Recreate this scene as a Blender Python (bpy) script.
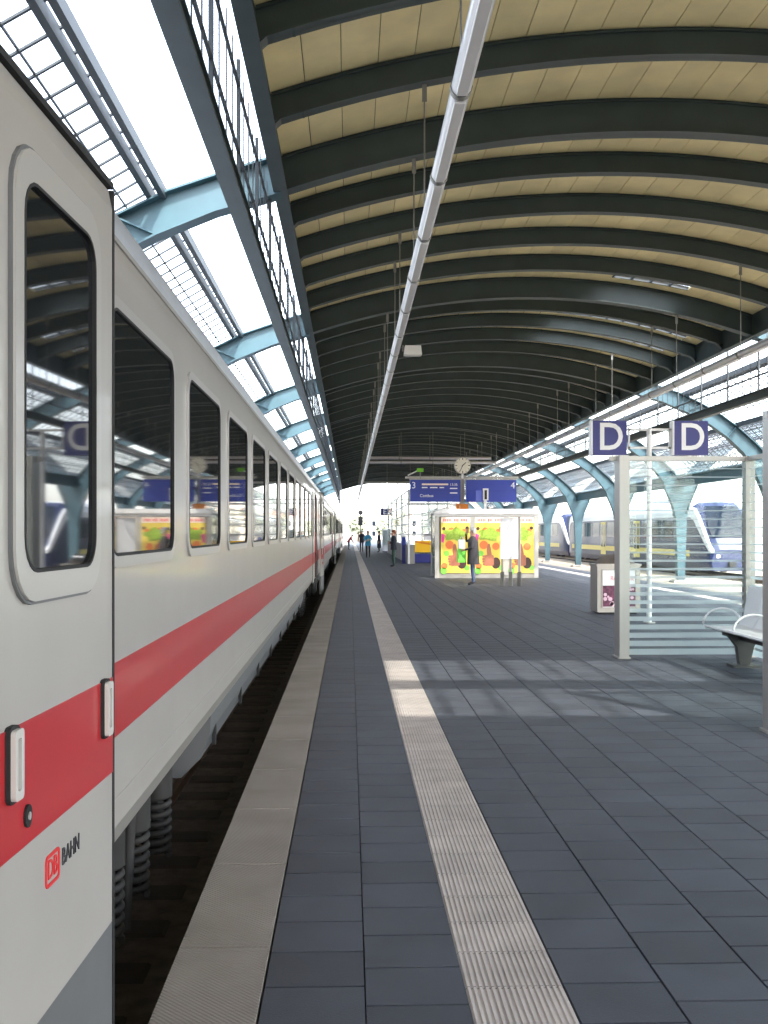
import bpy, math, random
from mathutils import Vector, Matrix

random.seed(7)
scene = bpy.context.scene
COL = scene.collection
for o in list(bpy.data.objects):
    bpy.data.objects.remove(o)

# ------------------------------------------------------------------ camera
cam_d = bpy.data.cameras.new('camera')
cam = bpy.data.objects.new('camera', cam_d)
COL.objects.link(cam)
cam.location = (0, 0, 1.6)
cam.rotation_euler = (math.radians(90), 0, math.radians(-1.877))
cam_d.sensor_fit = 'VERTICAL'
cam_d.sensor_height = 36.0
cam_d.lens = 36.0 * 1038 / 1024
cam_d.shift_y = 20 / 1024
cam_d.clip_end = 2000
scene.camera = cam

# ------------------------------------------------------------------ sky, sun, exposure
SUN_EL = math.radians(46.7)
SUN_AZ = math.radians(29.6)          # off the track direction, behind and to the right
to_sun = Vector((math.sin(SUN_AZ) * math.cos(SUN_EL), -math.cos(SUN_AZ) * math.cos(SUN_EL), math.sin(SUN_EL)))
world = bpy.data.worlds.new('world')
scene.world = world
world.use_nodes = True
wn = world.node_tree
wn.nodes.clear()
w_out = wn.nodes.new('ShaderNodeOutputWorld')
w_bg = wn.nodes.new('ShaderNodeBackground')
w_sky = wn.nodes.new('ShaderNodeTexSky')
w_sky.sky_type = 'NISHITA'
w_sky.sun_disc = False
w_sky.sun_elevation = SUN_EL
w_sky.sun_rotation = math.radians(150.4)
w_sky.air_density = 1.0
w_sky.dust_density = 2.0
w_sky.ozone_density = 1.0
w_bg.inputs['Strength'].default_value = 1.15
w_hs = wn.nodes.new('ShaderNodeHueSaturation')      # thin white haze over the whole sky
w_hs.inputs['Saturation'].default_value = 0.45
wn.links.new(w_sky.outputs[0], w_hs.inputs['Color'])
wn.links.new(w_hs.outputs[0], w_bg.inputs['Color'])
wn.links.new(w_bg.outputs[0], w_out.inputs['Surface'])
sun_d = bpy.data.lights.new('sun', 'SUN')
sun_d.energy = 8.0
sun_d.angle = math.radians(0.53)
sun_d.color = (1.0, 0.95, 0.86)
sun = bpy.data.objects.new('sun', sun_d)
COL.objects.link(sun)
sun.rotation_euler = (-to_sun).to_track_quat('-Z', 'Y').to_euler()
sun.location = (20, -30, 40)
vs = scene.view_settings
vs.view_transform = 'Standard'
vs.look = 'None'
vs.exposure = 0.2
vs.gamma = 1.0
vs.use_curve_mapping = False
scene.cycles.max_bounces = 10
scene.cycles.transparent_max_bounces = 24
scene.cycles.caustics_reflective = False
scene.cycles.caustics_refractive = False
scene.cycles.sample_clamp_indirect = 6.0


# ------------------------------------------------------------------ materials
def lin(c):
    c = c / 255.0
    return c / 12.92 if c <= 0.04045 else ((c + 0.055) / 1.055) ** 2.4


def rgb(r, g, b):
    return (lin(r), lin(g), lin(b), 1.0)


MATS = {}


def mat(name, col, rough=0.6, metal=0.0, var=0.0, scale=4.0, bump=0.0, bscale=60.0, coat=0.0, emit=None, ior=1.5, per_piece=0.0, stretch=None):
    m = bpy.data.materials.new(name)
    m.use_nodes = True
    nt = m.node_tree
    b = nt.nodes['Principled BSDF']
    b.inputs['Base Color'].default_value = col
    b.inputs['Roughness'].default_value = rough
    b.inputs['Metallic'].default_value = metal
    b.inputs['IOR'].default_value = ior
    b.inputs['Coat Weight'].default_value = coat
    b.inputs['Coat Roughness'].default_value = 0.08
    if emit:
        b.inputs['Emission Color'].default_value = col
        b.inputs['Emission Strength'].default_value = emit
    tc = nt.nodes.new('ShaderNodeNewGeometry')
    last = None
    if var > 0:
        n = nt.nodes.new('ShaderNodeTexNoise')
        n.inputs['Scale'].default_value = scale
        n.inputs['Detail'].default_value = 5
        src = tc.outputs['Position']
        if stretch:
            mp = nt.nodes.new('ShaderNodeMapping')
            mp.inputs['Scale'].default_value = stretch
            nt.links.new(src, mp.inputs['Vector'])
            src = mp.outputs[0]
        nt.links.new(src, n.inputs['Vector'])
        mr = nt.nodes.new('ShaderNodeMapRange')
        mr.inputs['From Min'].default_value = 0.25
        mr.inputs['From Max'].default_value = 0.75
        mr.inputs['To Min'].default_value = 1.0 - var
        mr.inputs['To Max'].default_value = 1.0 + var * 0.5
        nt.links.new(n.outputs['Fac'], mr.inputs['Value'])
        last = mr.outputs[0]
    if per_piece > 0:
        oi = nt.nodes.new('ShaderNodeObjectInfo')
        ad = nt.nodes.new('ShaderNodeMath'); ad.operation = 'ADD'
        nt.links.new(oi.outputs['Random'], ad.inputs[0])
        nt.links.new(tc.outputs['Random Per Island'], ad.inputs[1])
        fr = nt.nodes.new('ShaderNodeMath'); fr.operation = 'FRACT'
        nt.links.new(ad.outputs[0], fr.inputs[0])
        mr2 = nt.nodes.new('ShaderNodeMapRange')
        mr2.inputs['To Min'].default_value = 1.0 - per_piece
        mr2.inputs['To Max'].default_value = 1.0 + per_piece
        nt.links.new(fr.outputs[0], mr2.inputs['Value'])
        if last is None:
            last = mr2.outputs[0]
        else:
            mu = nt.nodes.new('ShaderNodeMath'); mu.operation = 'MULTIPLY'
            nt.links.new(last, mu.inputs[0]); nt.links.new(mr2.outputs[0], mu.inputs[1])
            last = mu.outputs[0]
    if last is not None:
        vm = nt.nodes.new('ShaderNodeVectorMath'); vm.operation = 'SCALE'
        vm.inputs[0].default_value = col[:3]
        nt.links.new(last, vm.inputs['Scale'])
        nt.links.new(vm.outputs[0], b.inputs['Base Color'])
    if bump > 0:
        n2 = nt.nodes.new('ShaderNodeTexNoise')
        n2.inputs['Scale'].default_value = bscale
        n2.inputs['Detail'].default_value = 3
        nt.links.new(tc.outputs['Position'], n2.inputs['Vector'])
        bp = nt.nodes.new('ShaderNodeBump')
        bp.inputs['Strength'].default_value = bump
        bp.inputs['Distance'].default_value = 0.01
        nt.links.new(n2.outputs['Fac'], bp.inputs['Height'])
        nt.links.new(bp.outputs[0], b.inputs['Normal'])
    MATS[name] = m
    return m


def glass(name, tint=0.85, rough=0.03, ior=1.45, tcol=None):
    m = bpy.data.materials.new(name)
    m.use_nodes = True
    nt = m.node_tree
    nt.nodes.clear()
    out = nt.nodes.new('ShaderNodeOutputMaterial')
    tr = nt.nodes.new('ShaderNodeBsdfTransparent')
    c = tcol or (tint, tint, tint)
    tr.inputs['Color'].default_value = (*c, 1)
    gl = nt.nodes.new('ShaderNodeBsdfGlossy')
    gl.inputs['Roughness'].default_value = rough
    lw = nt.nodes.new('ShaderNodeLayerWeight')
    lw.inputs['Blend'].default_value = 0.5
    pw_ = nt.nodes.new('ShaderNodeMath'); pw_.operation = 'POWER'; pw_.inputs[1].default_value = 5.0
    nt.links.new(lw.outputs['Facing'], pw_.inputs[0])
    fr = nt.nodes.new('ShaderNodeMapRange')
    fr.inputs['To Min'].default_value = ((ior - 1) / (ior + 1)) ** 2
    fr.inputs['To Max'].default_value = min(1.0, (ior - 1) * 2)
    nt.links.new(pw_.outputs[0], fr.inputs['Value'])
    mx = nt.nodes.new('ShaderNodeMixShader')
    nt.links.new(fr.outputs[0], mx.inputs[0])
    nt.links.new(tr.outputs[0], mx.inputs[1])
    nt.links.new(gl.outputs[0], mx.inputs[2])
    nt.links.new(mx.outputs[0], out.inputs['Surface'])
    MATS[name] = m
    return m


def frosted(name, col, opacity=0.75):
    m = bpy.data.materials.new(name)
    m.use_nodes = True
    nt = m.node_tree
    nt.nodes.clear()
    out = nt.nodes.new('ShaderNodeOutputMaterial')
    tr = nt.nodes.new('ShaderNodeBsdfTransparent')
    tl = nt.nodes.new('ShaderNodeBsdfTranslucent')
    tl.inputs['Color'].default_value = col
    df = nt.nodes.new('ShaderNodeBsdfDiffuse')
    df.inputs['Color'].default_value = col
    m1 = nt.nodes.new('ShaderNodeMixShader'); m1.inputs[0].default_value = 0.5
    m2 = nt.nodes.new('ShaderNodeMixShader'); m2.inputs[0].default_value = opacity
    nt.links.new(df.outputs[0], m1.inputs[1]); nt.links.new(tl.outputs[0], m1.inputs[2])
    nt.links.new(tr.outputs[0], m2.inputs[1]); nt.links.new(m1.outputs[0], m2.inputs[2])
    nt.links.new(m2.outputs[0], out.inputs['Surface'])
    MATS[name] = m
    return m


mat('paver', rgb(66, 71, 80), 0.62, var=0.25, scale=3.0, bump=0.25, bscale=180, per_piece=0.13)
mat('joint', rgb(30, 30, 31), 0.95)
mat('tactile', rgb(190, 184, 178), 0.7, var=0.22, scale=5, per_piece=0.06)
mat('concrete', rgb(150, 147, 140), 0.9, var=0.2, scale=1.5)
mat('ballast_light', rgb(172, 160, 142), 0.95, var=0.4, scale=9, bump=1.0, bscale=14)  # same bed made pale so it bounces light up to the vault
mat('ballast_shaded', rgb(84, 77, 70), 0.95, var=0.5, scale=9, bump=1.0, bscale=14)  # same bed made dark, the shade beside the coaches put into its colour
mat('far_ground', rgb(150, 146, 138), 0.95, var=0.3, scale=0.3)
mat('sleeper', rgb(58, 52, 47), 0.9, var=0.3, scale=6)
mat('rail_steel', rgb(120, 100, 85), 0.4, metal=0.7)
mat('teal_paint', rgb(66, 97, 108), 0.5, var=0.18, scale=2.0)
mat('shaded_steel', rgb(56, 70, 71), 0.5, var=0.25, scale=2.0)  # darker copy of the column paint, shade under the vault put into it
mat('bar_steel', rgb(58, 66, 72), 0.55)
mat('cream_board', rgb(246, 233, 182), 0.85, var=0.2, scale=1.2, per_piece=0.07)
mat('roof_deck', rgb(70, 70, 66), 0.9)
mat('lamp_metal', rgb(205, 205, 210), 0.32, metal=0.75)
mat('lamp_diffuser', rgb(235, 235, 235), 0.35)
mat('rod_steel', rgb(140, 140, 136), 0.45, metal=0.6)
mat('train_white', rgb(170, 167, 162), 0.32, var=0.06, scale=2.5, coat=0.3)
mat('train_red', rgb(174, 36, 42), 0.35, var=0.06, scale=2.5, coat=0.3)
mat('train_grey', rgb(98, 100, 102), 0.5, var=0.12)
mat('train_roof', rgb(222, 226, 234), 0.28, metal=0.7, var=0.1)
mat('frame_grey', rgb(170, 168, 166), 0.35, metal=0.2)
mat('handle_paint', rgb(196, 194, 190), 0.35)
mat('door_frame', rgb(172, 170, 166), 0.3, coat=0.2)
mat('rubber', rgb(22, 22, 24), 0.7)
mat('maroon', rgb(70, 26, 34), 0.6)
mat('train_glass', (0.012, 0.014, 0.016, 1), 0.03, ior=1.75)
mat('bogie', rgb(40, 39, 38), 0.75, var=0.3, scale=8)
mat('wheel', rgb(70, 62, 56), 0.5, metal=0.5)
mat('chrome', rgb(205, 205, 205), 0.2, metal=0.9)
mat('black', rgb(16, 16, 18), 0.6)
mat('logo_red', rgb(205, 40, 45), 0.5)
mat('logo_dark', rgb(40, 40, 46), 0.5)
mat('sign_blue', rgb(34, 40, 118), 0.4)
mat('display_blue', rgb(34, 58, 158), 0.35)
mat('white_print', rgb(240, 240, 240), 0.5)
mat('white_paint', rgb(232, 232, 230), 0.4)
mat('shelter_steel', rgb(172, 170, 164), 0.38, metal=0.35, var=0.05)
mat('bench_white', rgb(225, 226, 228), 0.4)
mat('cast_grey', rgb(80, 80, 76), 0.6)
mat('orange', rgb(225, 130, 30), 0.5)
mat('yellow', rgb(250, 195, 20), 0.5)
mat('green_sign', rgb(110, 190, 40), 0.5)
mat('poster_yellow', rgb(228, 200, 84), 0.5, var=0.12, scale=3)
mat('poster_lime', rgb(150, 180, 60), 0.5, var=0.35, scale=14)
mat('poster_orange', rgb(225, 120, 60), 0.5)
mat('poster_green', rgb(120, 190, 70), 0.5)
mat('poster_skin', rgb(170, 105, 78), 0.5, var=0.2, scale=5)
mat('poster_brown', rgb(60, 36, 28), 0.5)  # dark brown print of the pan and the heads
mat('poster_pink', rgb(225, 60, 140), 0.5)
mat('poster_pale', rgb(245, 225, 205), 0.5)
mat('poster_text', rgb(225, 110, 110), 0.5)
mat('food_print', rgb(110, 50, 80), 0.5, var=0.9, scale=16)
mat('food_pale', rgb(215, 180, 195), 0.5)
mat('rail_blue', rgb(24, 36, 78), 0.4, coat=0.3)
mat('rail_white', rgb(226, 230, 234), 0.4, coat=0.3)
mat('rail_yellow', rgb(232, 214, 120), 0.45)
mat('rail_glass', (0.012, 0.018, 0.03, 1), 0.06, ior=1.3)
mat('bin_steel', rgb(160, 156, 150), 0.35, metal=0.5)
mat('bin_lid', rgb(110, 100, 92), 0.6)
mat('clock_face', rgb(240, 236, 222), 0.5)
mat('skin', rgb(205, 160, 135), 0.6)
mat('hair_grey', rgb(215, 210, 205), 0.8)
mat('hair_dark', rgb(50, 38, 30), 0.8)
mat('hair_auburn', rgb(120, 62, 40), 0.8)
mat('coat_charcoal', rgb(58, 56, 60), 0.85)
mat('coat_navy', rgb(36, 38, 50), 0.85)
mat('coat_blue', rgb(60, 140, 175), 0.8)
mat('coat_red', rgb(150, 40, 58), 0.85)
mat('jeans', rgb(62, 76, 104), 0.85)
mat('trouser_green', rgb(48, 72, 62), 0.85)
mat('trouser_dark', rgb(46, 44, 48), 0.85)
mat('shoe', rgb(24, 22, 22), 0.6)
mat('bag_green', rgb(120, 220, 80), 0.6)
mat('bag_white', rgb(240, 240, 236), 0.6)
mat('facade_pale', rgb(225, 220, 210), 0.9)
mat('facade_warm', rgb(214, 196, 172), 0.9)
mat('tile_red', rgb(200, 168, 152), 0.9)
mat('leaf', rgb(168, 174, 150), 0.95, var=0.4, scale=2)  # leaves paled, distance haze put into their colour
mat('trunk', rgb(90, 74, 60), 0.95)
glass('hall_glass', 0.90, 0.05, 1.2)
glass('sky_glass', 0.66, 0.08, 1.2)
glass('shelter_glass', tcol=(0.90, 0.95, 0.94), rough=0.02, ior=1.35)
frosted('stripe_film', (0.78, 0.86, 0.88, 1), 0.62)

# tactile dots on the kerb slabs
m = mat('kerb', rgb(140, 134, 127), 0.8, var=0.22, scale=2.2, per_piece=0.05)
nt = m.node_tree
g = nt.nodes.new('ShaderNodeNewGeometry')
sx = nt.nodes.new('ShaderNodeSeparateXYZ'); nt.links.new(g.outputs['Position'], sx.inputs[0])
prod = None
for ax in ('X', 'Y'):
    mu = nt.nodes.new('ShaderNodeMath'); mu.operation = 'MULTIPLY'; mu.inputs[1].default_value = 2 * math.pi / 0.022
    nt.links.new(sx.outputs[ax], mu.inputs[0])
    si = nt.nodes.new('ShaderNodeMath'); si.operation = 'SINE'; nt.links.new(mu.outputs[0], si.inputs[0])
    if prod is None:
        prod = si
    else:
        pr = nt.nodes.new('ShaderNodeMath'); pr.operation = 'MULTIPLY'
        nt.links.new(prod.outputs[0], pr.inputs[0]); nt.links.new(si.outputs[0], pr.inputs[1])
        bp = nt.nodes.new('ShaderNodeBump'); bp.inputs['Strength'].default_value = 0.5; bp.inputs['Distance'].default_value = 0.006
        nt.links.new(pr.outputs[0], bp.inputs['Height'])
        nt.links.new(bp.outputs[0], nt.nodes['Principled BSDF'].inputs['Normal'])


# ------------------------------------------------------------------ mesh helpers
class MB:
    def __init__(s):
        s.v, s.f, s.sm, s.mi = [], [], [], []

    def add(s, vs_, fs, smooth=False, mi=0):
        b = len(s.v)
        s.v += [tuple(p) for p in vs_]
        for f_ in fs:
            s.f.append(tuple(b + i for i in f_)); s.sm.append(smooth); s.mi.append(mi)
        return s

    def box(s, x0, x1, y0, y1, z0, z1, mi=0):
        return s.add([(x0, y0, z0), (x1, y0, z0), (x1, y1, z0), (x0, y1, z0), (x0, y0, z1), (x1, y0, z1), (x1, y1, z1), (x0, y1, z1)],
                     [(3, 2, 1, 0), (4, 5, 6, 7), (0, 1, 5, 4), (1, 2, 6, 5), (2, 3, 7, 6), (3, 0, 4, 7)], mi=mi)

    def cbox(s, x0, x1, y0, y1, z0, z1, c, mi=0):
        """box with chamfered top edges"""
        v = [(x0, y0, z0), (x1, y0, z0), (x1, y1, z0), (x0, y1, z0), (x0, y0, z1 - c), (x1, y0, z1 - c), (x1, y1, z1 - c), (x0, y1, z1 - c),
             (x0 + c, y0 + c, z1), (x1 - c, y0 + c, z1), (x1 - c, y1 - c, z1), (x0 + c, y1 - c, z1)]
        f = [(0, 1, 5, 4), (1, 2, 6, 5), (2, 3, 7, 6), (3, 0, 4, 7), (4, 5, 9, 8), (5, 6, 10, 9), (6, 7, 11, 10), (7, 4, 8, 11), (8, 9, 10, 11)]
        return s.add(v, f, mi=mi)

    def prism(s, pts, axis, a0, a1, mi=0, smooth=False, cap=True):
        """extrude a polygon given in the two other axes; axis in 'xyz'"""
        def mk(p, a):
            if axis == 'y': return (p[0], a, p[1])
            if axis == 'x': return (a, p[0], p[1])
            return (p[0], p[1], a)
        n = len(pts)
        v = [mk(p, a0) for p in pts] + [mk(p, a1) for p in pts]
        fs = [(i, (i + 1) % n, n + (i + 1) % n, n + i) for i in range(n)]
        s.add(v, fs, smooth, mi)
        if cap:
            s.add([mk(p, a0) for p in pts], [tuple(range(n))][::1], False, mi)
            s.add([mk(p, a1) for p in pts], [tuple(reversed(range(n)))], False, mi)
        return s

    def tube(s, pts, r, seg=8, cap=True, mi=0):
        pts = [Vector(p) for p in pts]
        rs = r if isinstance(r, (list, tuple)) else [r] * len(pts)
        rings = []
        up = Vector((0, 0, 1))
        for i, p in enumerate(pts):
            d = (pts[min(i + 1, len(pts) - 1)] - pts[max(i - 1, 0)]).normalized()
            u = up if abs(d.dot(up)) < 0.95 else Vector((1, 0, 0))
            a = d.cross(u).normalized(); b = d.cross(a).normalized()
            rings.append([p + (a * math.cos(t) + b * math.sin(t)) * rs[i] for t in [2 * math.pi * k / seg for k in range(seg)]])
        v = [q for r_ in rings for q in r_]
        f = []
        for i in range(len(pts) - 1):
            for k in range(seg):
                f.append((i * seg + k, i * seg + (k + 1) % seg, (i + 1) * seg + (k + 1) % seg, (i + 1) * seg + k))
        s.add(v, f, True, mi)
        if cap:
            s.add(rings[0], [tuple(range(seg))], False, mi)
            s.add(rings[-1], [tuple(reversed(range(seg)))], False, mi)
        return s

    def loft(s, rings, smooth=True, cap=True, mi=0):
        n = len(rings[0])
        v = [q for r_ in rings for q in r_]
        f = []
        for i in range(len(rings) - 1):
            for k in range(n):
                f.append((i * n + k, i * n + (k + 1) % n, (i + 1) * n + (k + 1) % n, (i + 1) * n + k))
        s.add(v, f, smooth, mi)
        if cap:
            s.add(rings[0], [tuple(range(n))], False, mi)
            s.add(rings[-1], [tuple(reversed(range(n)))], False, mi)
        return s

    def strip(s, pts, y0, y1, t, mi=0):
        """a plate of thickness t that follows a line of (x, z) points, from y0 to y1"""
        n = len(pts)
        nor = []
        for i in range(n):
            a = Vector(pts[max(i - 1, 0)]); b = Vector(pts[min(i + 1, n - 1)])
            d = (b - a).normalized()
            nor.append(Vector((-d.y, d.x)))
        top = [(pts[i][0] + nor[i].x * t, pts[i][1] + nor[i].y * t) for i in range(n)]
        return s.prism(list(pts) + top[::-1], 'y', y0, y1, mi)

    def mesh(s, name, mats):
        me = bpy.data.meshes.new(name)
        me.from_pydata(s.v, [], s.f)
        me.polygons.foreach_set('use_smooth', s.sm)
        me.polygons.foreach_set('material_index', s.mi)
        for m_ in (mats if isinstance(mats, (list, tuple)) else [mats]):
            me.materials.append(MATS[m_])
        me.update()
        return me

    def build(s, name, mats, parent=None):
        return link(name, s.mesh(name, mats), parent)


def link(name, me, parent=None, loc=None, rot=None, scale=None):
    o = bpy.data.objects.new(name, me)
    COL.objects.link(o)
    if parent: o.parent = parent
    if loc: o.location = loc
    if rot: o.rotation_euler = rot
    if scale: o.scale = scale
    return o


def tag(o, label=None, cat=None, group=None, kind=None):
    if label: o['label'] = label
    if cat: o['category'] = cat
    if group: o['group'] = group
    if kind: o['kind'] = kind
    return o


def empty(name, loc=(0, 0, 0), rz=0.0, kind=None):
    o = link(name, None, None, loc, (0, 0, rz))
    o.empty_display_size = 0.2
    if kind: o['kind'] = kind
    return o


def copy_tree(o, parent=None):
    c = o.copy()
    COL.objects.link(c)
    c.parent = parent
    for ch in list(o.children):
        copy_tree(ch, c)
    return c


def text(name, body, size, matn, parent, matrix, depth=0.002, align='CENTER', sx_=1.0, bold=0.0):
    cu = bpy.data.curves.new(name, 'FONT')
    cu.body = body; cu.size = size; cu.extrude = depth; cu.align_x = align; cu.align_y = 'CENTER'
    cu.resolution_u = 4; cu.offset = bold
    tmp = bpy.data.objects.new(name, cu)
    COL.objects.link(tmp)
    dg = bpy.context.evaluated_depsgraph_get()
    me = bpy.data.meshes.new_from_object(tmp.evaluated_get(dg))
    bpy.data.objects.remove(tmp)
    me.transform(matrix @ Matrix.Diagonal((sx_, 1, 1, 1)))
    me.materials.clear(); me.materials.append(MATS[matn])
    return link(name, me, parent)


def face_cam(x, y, z):      # text plane that faces -Y
    return Matrix.Translation((x, y, z)) @ Matrix.Rotation(math.radians(90), 4, 'X')


def face_right(x, y, z):    # text plane that faces +X, reading along +Y
    return Matrix(((0, 0, 1, x), (1, 0, 0, y), (0, 1, 0, z), (0, 0, 0, 1)))


def rrect(a0, a1, b0, b1, r, n=5):
    pts = []
    for cx_, cy_, t0 in ((a1 - r, b1 - r, 0), (a0 + r, b1 - r, 90), (a0 + r, b0 + r, 180), (a1 - r, b0 + r, 270)):
        for k in range(n + 1):
            t = math.radians(t0 + 90 * k / n)
            pts.append((cx_ + r * math.cos(t), cy_ + r * math.sin(t)))
    return pts


def ring_frame(mb, outer, inner, x0, x1, mi=0):
    """a frame between two loops of equal count in (y, z), facing +X"""
    n = len(outer)
    v = [(x1, *p) for p in outer] + [(x1, *p) for p in inner] + [(x0, *p) for p in outer] + [(x0, *p) for p in inner]
    f = []
    for i in range(n):
        j = (i + 1) % n
        f += [(i, j, n + j, n + i), (2 * n + i, 2 * n + j, j, i), (n + i, n + j, 3 * n + j, 3 * n + i)]
    mb.add(v, f, False, mi)


# ------------------------------------------------------------------ the ground and the platform
RAIL = -0.60
Y0, Y1 = -17.3, 124.4
MB().add([(-400, -60, -0.9), (400, -60, -0.9), (400, 900, -0.9), (-400, 900, -0.9)], [(0, 1, 2, 3)]).build('ground', 'far_ground')['kind'] = 'structure'
MB().box(-9.5, -0.75, -20, 190, -0.95, RAIL - 0.16).build('track_bed', 'ballast_shaded')['kind'] = 'structure'
MB().box(10.1, 30, -20, 190, -0.95, RAIL - 0.16).build('track_bed', 'ballast_light')['kind'] = 'structure'

PX0, PX1 = -0.657, 10.013
floor = MB().box(PX0 + 0.03, PX1 - 0.03, -20, 180, -0.92, -0.045).build('floor', 'joint')
floor['kind'] = 'structure'
fl_wall = MB().box(PX0 + 0.02, PX0 + 0.05, -20, 180, -0.92, -0.05).build('platform_wall', 'concrete', floor)

# kerb slabs, one metre each
kerb_me = MB().cbox(0, 0.349, 0.005, 0.995, -0.12, 0.0, 0.002).mesh('kerb_slab', 'kerb')
for xk in (PX0, 9.664):
    for i in range(-1, 122):
        link('kerb_slab', kerb_me, floor, (xk, i + 0.02, 0))
far = MB()
for xk in (PX0, 9.664):
    for i in list(range(-18, -1)) + list(range(122, 178)):
        far.cbox(xk, xk + 0.349, i + 0.024, i + 1.016, -0.12, 0.0, 0.005)
far.build('kerb_slabs_far', 'kerb', floor)['kind'] = 'stuff'

# ribbed tactile tiles
TW, TL = 0.344, 0.301
rib_pts = []
NR = 16
for i in range(NR):
    a = TW * i / NR; w = TW / NR
    rib_pts += [(a + w * 0.12, -0.006), (a + w * 0.30, 0.002), (a + w * 0.70, 0.002), (a + w * 0.88, -0.006)]
tile_poly = [(0, -0.05)] + [(0, -0.006)] + rib_pts + [(TW, -0.006), (TW, -0.05)]
tile_mb = MB()
tile_mb.prism(tile_poly, 'y', 0.002, TL, cap=False)
tile_me = tile_mb.mesh('tactile_tile', 'tactile')
tp = 0.303
i0 = int(2.0 / tp)
for i in range(i0, i0 + 290):
    link('tactile_tile', tile_me, floor, (0.406, i * tp, 0))
far = MB()
for i in list(range(-40, i0)) + list(range(i0 + 290, i0 + 500)):
    far.cbox(0.406, 0.406 + TW, i * tp, i * tp + TL, -0.05, 0.001, 0.003)
for i in range(-40, i0 + 500):
    far.cbox(8.608, 8.608 + TW, i * tp, i * tp + TL, -0.05, 0.001, 0.003)
far.build('tactile_tiles_far', 'tactile', floor)['kind'] = 'stuff'

# pavers: continuous joints along the track, staggered across it
PW, PL = 0.355, 0.305
cols = [-0.302 + 0.354 * i for i in range(2)] + [0.753 + 0.357 * i for i in range(22)] + [8.955, 9.309]
pav = []
for ci, xc in enumerate(cols):
    off = 0.5 if ci % 2 else 0.0
    for j in range(-30, 560):
        y = (j + off) * PL
        pav.append((xc, y, j))
def in_view(x, y):
    if y < 3.0: return False
    xr = (x - y * math.tan(math.radians(1.877)))
    return abs(xr) < y * 384 / 1038 + 0.36
near = sorted([p for p in pav if in_view(p[0] + 0.17, p[1] + 0.3)], key=lambda p: p[1])[:292]
near_set = set(near)
pav_me = MB().cbox(0.003, PW - 0.003, 0.006, PL - 0.006, -0.05, 0.0, 0.001).mesh('paver', 'paver')
for (x, y, j) in near:
    link('paver', pav_me, floor, (x, y, random.uniform(-0.0012, 0.0)))
far = MB()
for p in pav:
    if p in near_set: continue
    x, y, j = p
    if y < 60:
        far.cbox(x + 0.003, x + PW - 0.003, y + 0.006, y + PL - 0.006, -0.05, 0.0, 0.001)
    else:
        far.add([(x + .004, y + .004, 0), (x + PW - .004, y + .004, 0), (x + PW - .004, y + PL - .003, 0), (x + .004, y + PL - .003, 0)], [(0, 1, 2, 3)])
far.build('pavers_far', 'paver', floor)['kind'] = 'stuff'

# ------------------------------------------------------------------ tracks
def track(xc):
    t = empty('rail_track', (xc, 0, 0), kind='structure')
    for s in (-1, 1):
        MB().box(s * 0.7175 + s * 0.035 - 0.035, s * 0.7175 + s * 0.035 + 0.035, -20, 185, RAIL - 0.04, RAIL).box(s * 0.7525 - 0.008, s * 0.7525 + 0.008, -20, 185, RAIL - 0.13, RAIL - 0.04).box(s * 0.7525 - 0.06, s * 0.7525 + 0.06, -20, 185, RAIL - 0.15, RAIL - 0.13).build('rail', 'rail_steel', t)
    sm = MB().cbox(-1.25, 1.25, -0.12, 0.12, RAIL - 0.2, RAIL - 0.14, 0.02).mesh('sleeper', 'sleeper')
    for i in range(0, 190):
        link('sleeper', sm, t, (0, i * 0.62, 0))
for xc in (-2.33, 11.68, 19.7): track(xc)

# ------------------------------------------------------------------ the hall roof
CX = 4.65
BAY = 2.18
ZC = -9.75
R_MAIN, R_SEC, R_PAN = 17.30, 17.46, 17.85
HALF = 5.65
n_lo, n_hi = -10, 55            # rib index, main ribs at multiples of 5 (index 0 at y = 4.5)
def rib_y(i): return 4.5 + BAY * i
def arc(R, half, n=28, cx=CX):
    a = math.asin(half / R)
    return [(cx + R * math.sin(-a + 2 * a * k / n), ZC + R * math.cos(-a + 2 * a * k / n)) for k in range(n + 1)]
roof = empty('ceiling', (0, 0, 0), kind='structure')

def rib_mesh(Rb, half, mains):
    mb = MB()
    n = 28
    lo = arc(Rb, half, n); hi = arc(R_PAN, half, n)
    mb.prism(lo + hi[::-1], 'y', -0.015, 0.015)
    w = 0.14 if mains else 0.10
    mb.strip(lo, -w, w, 0.022)
    hi2 = arc(R_PAN - 0.06, half, n)
    mb.strip(hi2, -0.06, 0.06, 0.02)
    if not mains:          # curved brackets at both ends, by the edge beams
        for s in (-1, 1):
            zb = ZC + math.sqrt(Rb * Rb - half * half)
            curve = []
            for k in range(9):
                t = math.radians(90 * k / 8)
                curve.append((CX + s * (half - 0.42 + 0.42 * math.cos(t)), zb - 0.18 + 0.31 * math.sin(t)))
            mb.prism(curve + [(CX + s * half, zb + 0.1)], 'y', -0.012, 0.012)
            mb.strip(curve if s < 0 else curve, -w, w, 0.015)
    return mb.mesh('vault_rib', 'shaded_steel')
main_me = rib_mesh(R_MAIN, HALF, True)
sec_me = rib_mesh(R_SEC, HALF, False)
for i in range(n_lo, n_hi + 1):
    link('main_rib' if i % 5 == 0 else 'vault_rib', main_me if i % 5 == 0 else sec_me, roof, (0, rib_y(i), 0))
    
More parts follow.
